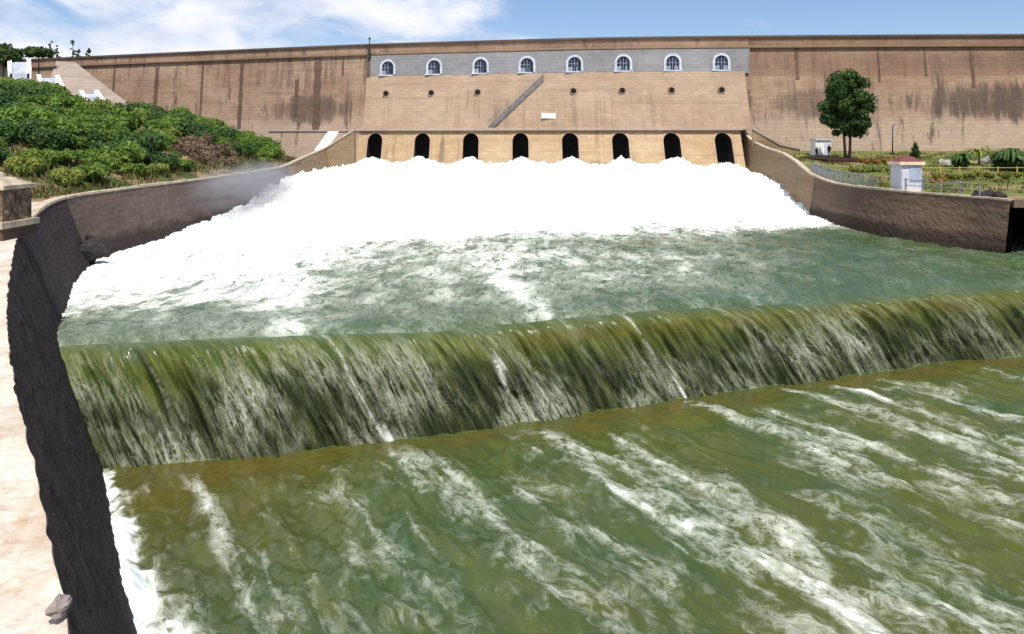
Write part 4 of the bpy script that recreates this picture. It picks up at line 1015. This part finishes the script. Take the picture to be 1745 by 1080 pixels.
hedge('flower_bed', X_(1470, 96), X_(1525, 96), 96, .7, 1.4, M['leafora'], 'orange flower bed between tall tree and kiosk', 5, 1500, 'flower bed')
hedge('flower_bed', X_(1590, 73), X_(1612, 73), 73, .6, .8, M['leafora'], 'small orange flower clump right of the kiosk', 6, 420, 'flower bed')
bd = MB(); bx0, bx1 = X_(1402, 99), X_(1486, 99)
bd.box(bx0, bx1, 97.5, 107, gz(bx0, 100) - .5, gz(bx0, 104) + .16); tag(bd.build('planting_bed', plain('shaded_red_soil', (.045, .018, .014), .95, .4, 2.), None), 'reddish soil bed with the shadow of the tall tree painted into it', 'planting bed')  # soil colour darkened to paint the tree's cast shadow on the bed
for i, (px, Y, rr, lab) in enumerate(((1610, 95, .7, 'pale rock nearest the kiosk on the far lawn'), (1690, 97, 1.0, 'largest pale rock between the palm plants'), (1740, 98, .8, 'pale rock at the right edge behind the dark palm'), (1628, 99, .5, 'small pale rock left of the small palm'))):
    x = X_(px, Y); mb = MB(); mb.blob((x, Y, gz(x, Y) + rr * .2), rr, 90 + i, 12, 8, .16, (1.5, 1, .7)); tag(mb.build('rock', M['palerock'], None), lab, 'rock')
for i, (px, Y, rr, lab) in enumerate(((1662, 55.4, .32, 'black rock at the left end of the heap by the culvert'), (1680, 55.0, .42, 'middle black rock of the heap by the culvert'), (1700, 54.6, .36, 'black rock at the right end of the heap by the culvert'))):
    x = X_(px, Y) + .5; mb = MB(); mb.blob((x, Y + .5, -4.35), rr, 120 + i, 11, 7, .25, (1.5, 1, .8)); tag(mb.build('rock', M['darkrock'], None), lab, 'rock')

# ------------------------------------------------------------------ spray drifting over the basin wall
def spray(loc, size, dens, seed, label):
    me = bpy.data.meshes.new('spray'); mb = MB(); mb.blob((0, 0, 0), 1, seed, 20, 12, 0.02); me.from_pydata(mb.v, [], mb.f)
    t = NT('spray_mist'); v = t.n('ShaderNodeVolumePrincipled'); tcn = t.n('ShaderNodeTexCoord').outputs['Object']
    ln = t.n('ShaderNodeVectorMath', operation='LENGTH'); t.set(ln.inputs[0], tcn)
    fal = t.rng(ln.outputs['Value'], .15, .95, 1, 0); n = t.noise(t.vmap(tcn, (2, 2, 2), (seed, 0, 0)), 1, 3, .6)
    t.set(v.inputs['Density'], t.math('MULTIPLY', t.math('MULTIPLY', fal, t.rng(n, .3, .7)), dens)); t.set(v.inputs['Color'], (.98, .98, 1)); t.set(v.inputs['Anisotropy'], .2)
    t.t.links.new(v.outputs[0], t.out.inputs['Volume']); me.materials.append(t.m)
    o = bpy.data.objects.new('spray', me); o.location = loc; o.scale = size; COL.objects.link(o); tag(o, kind='stuff')
spray((-27.0, 76, -5.0), (4.5, 17, 3.3), .34, 3, '')
spray((3, 120, -5.6), (37, 9, 3.0), .10, 5, '')
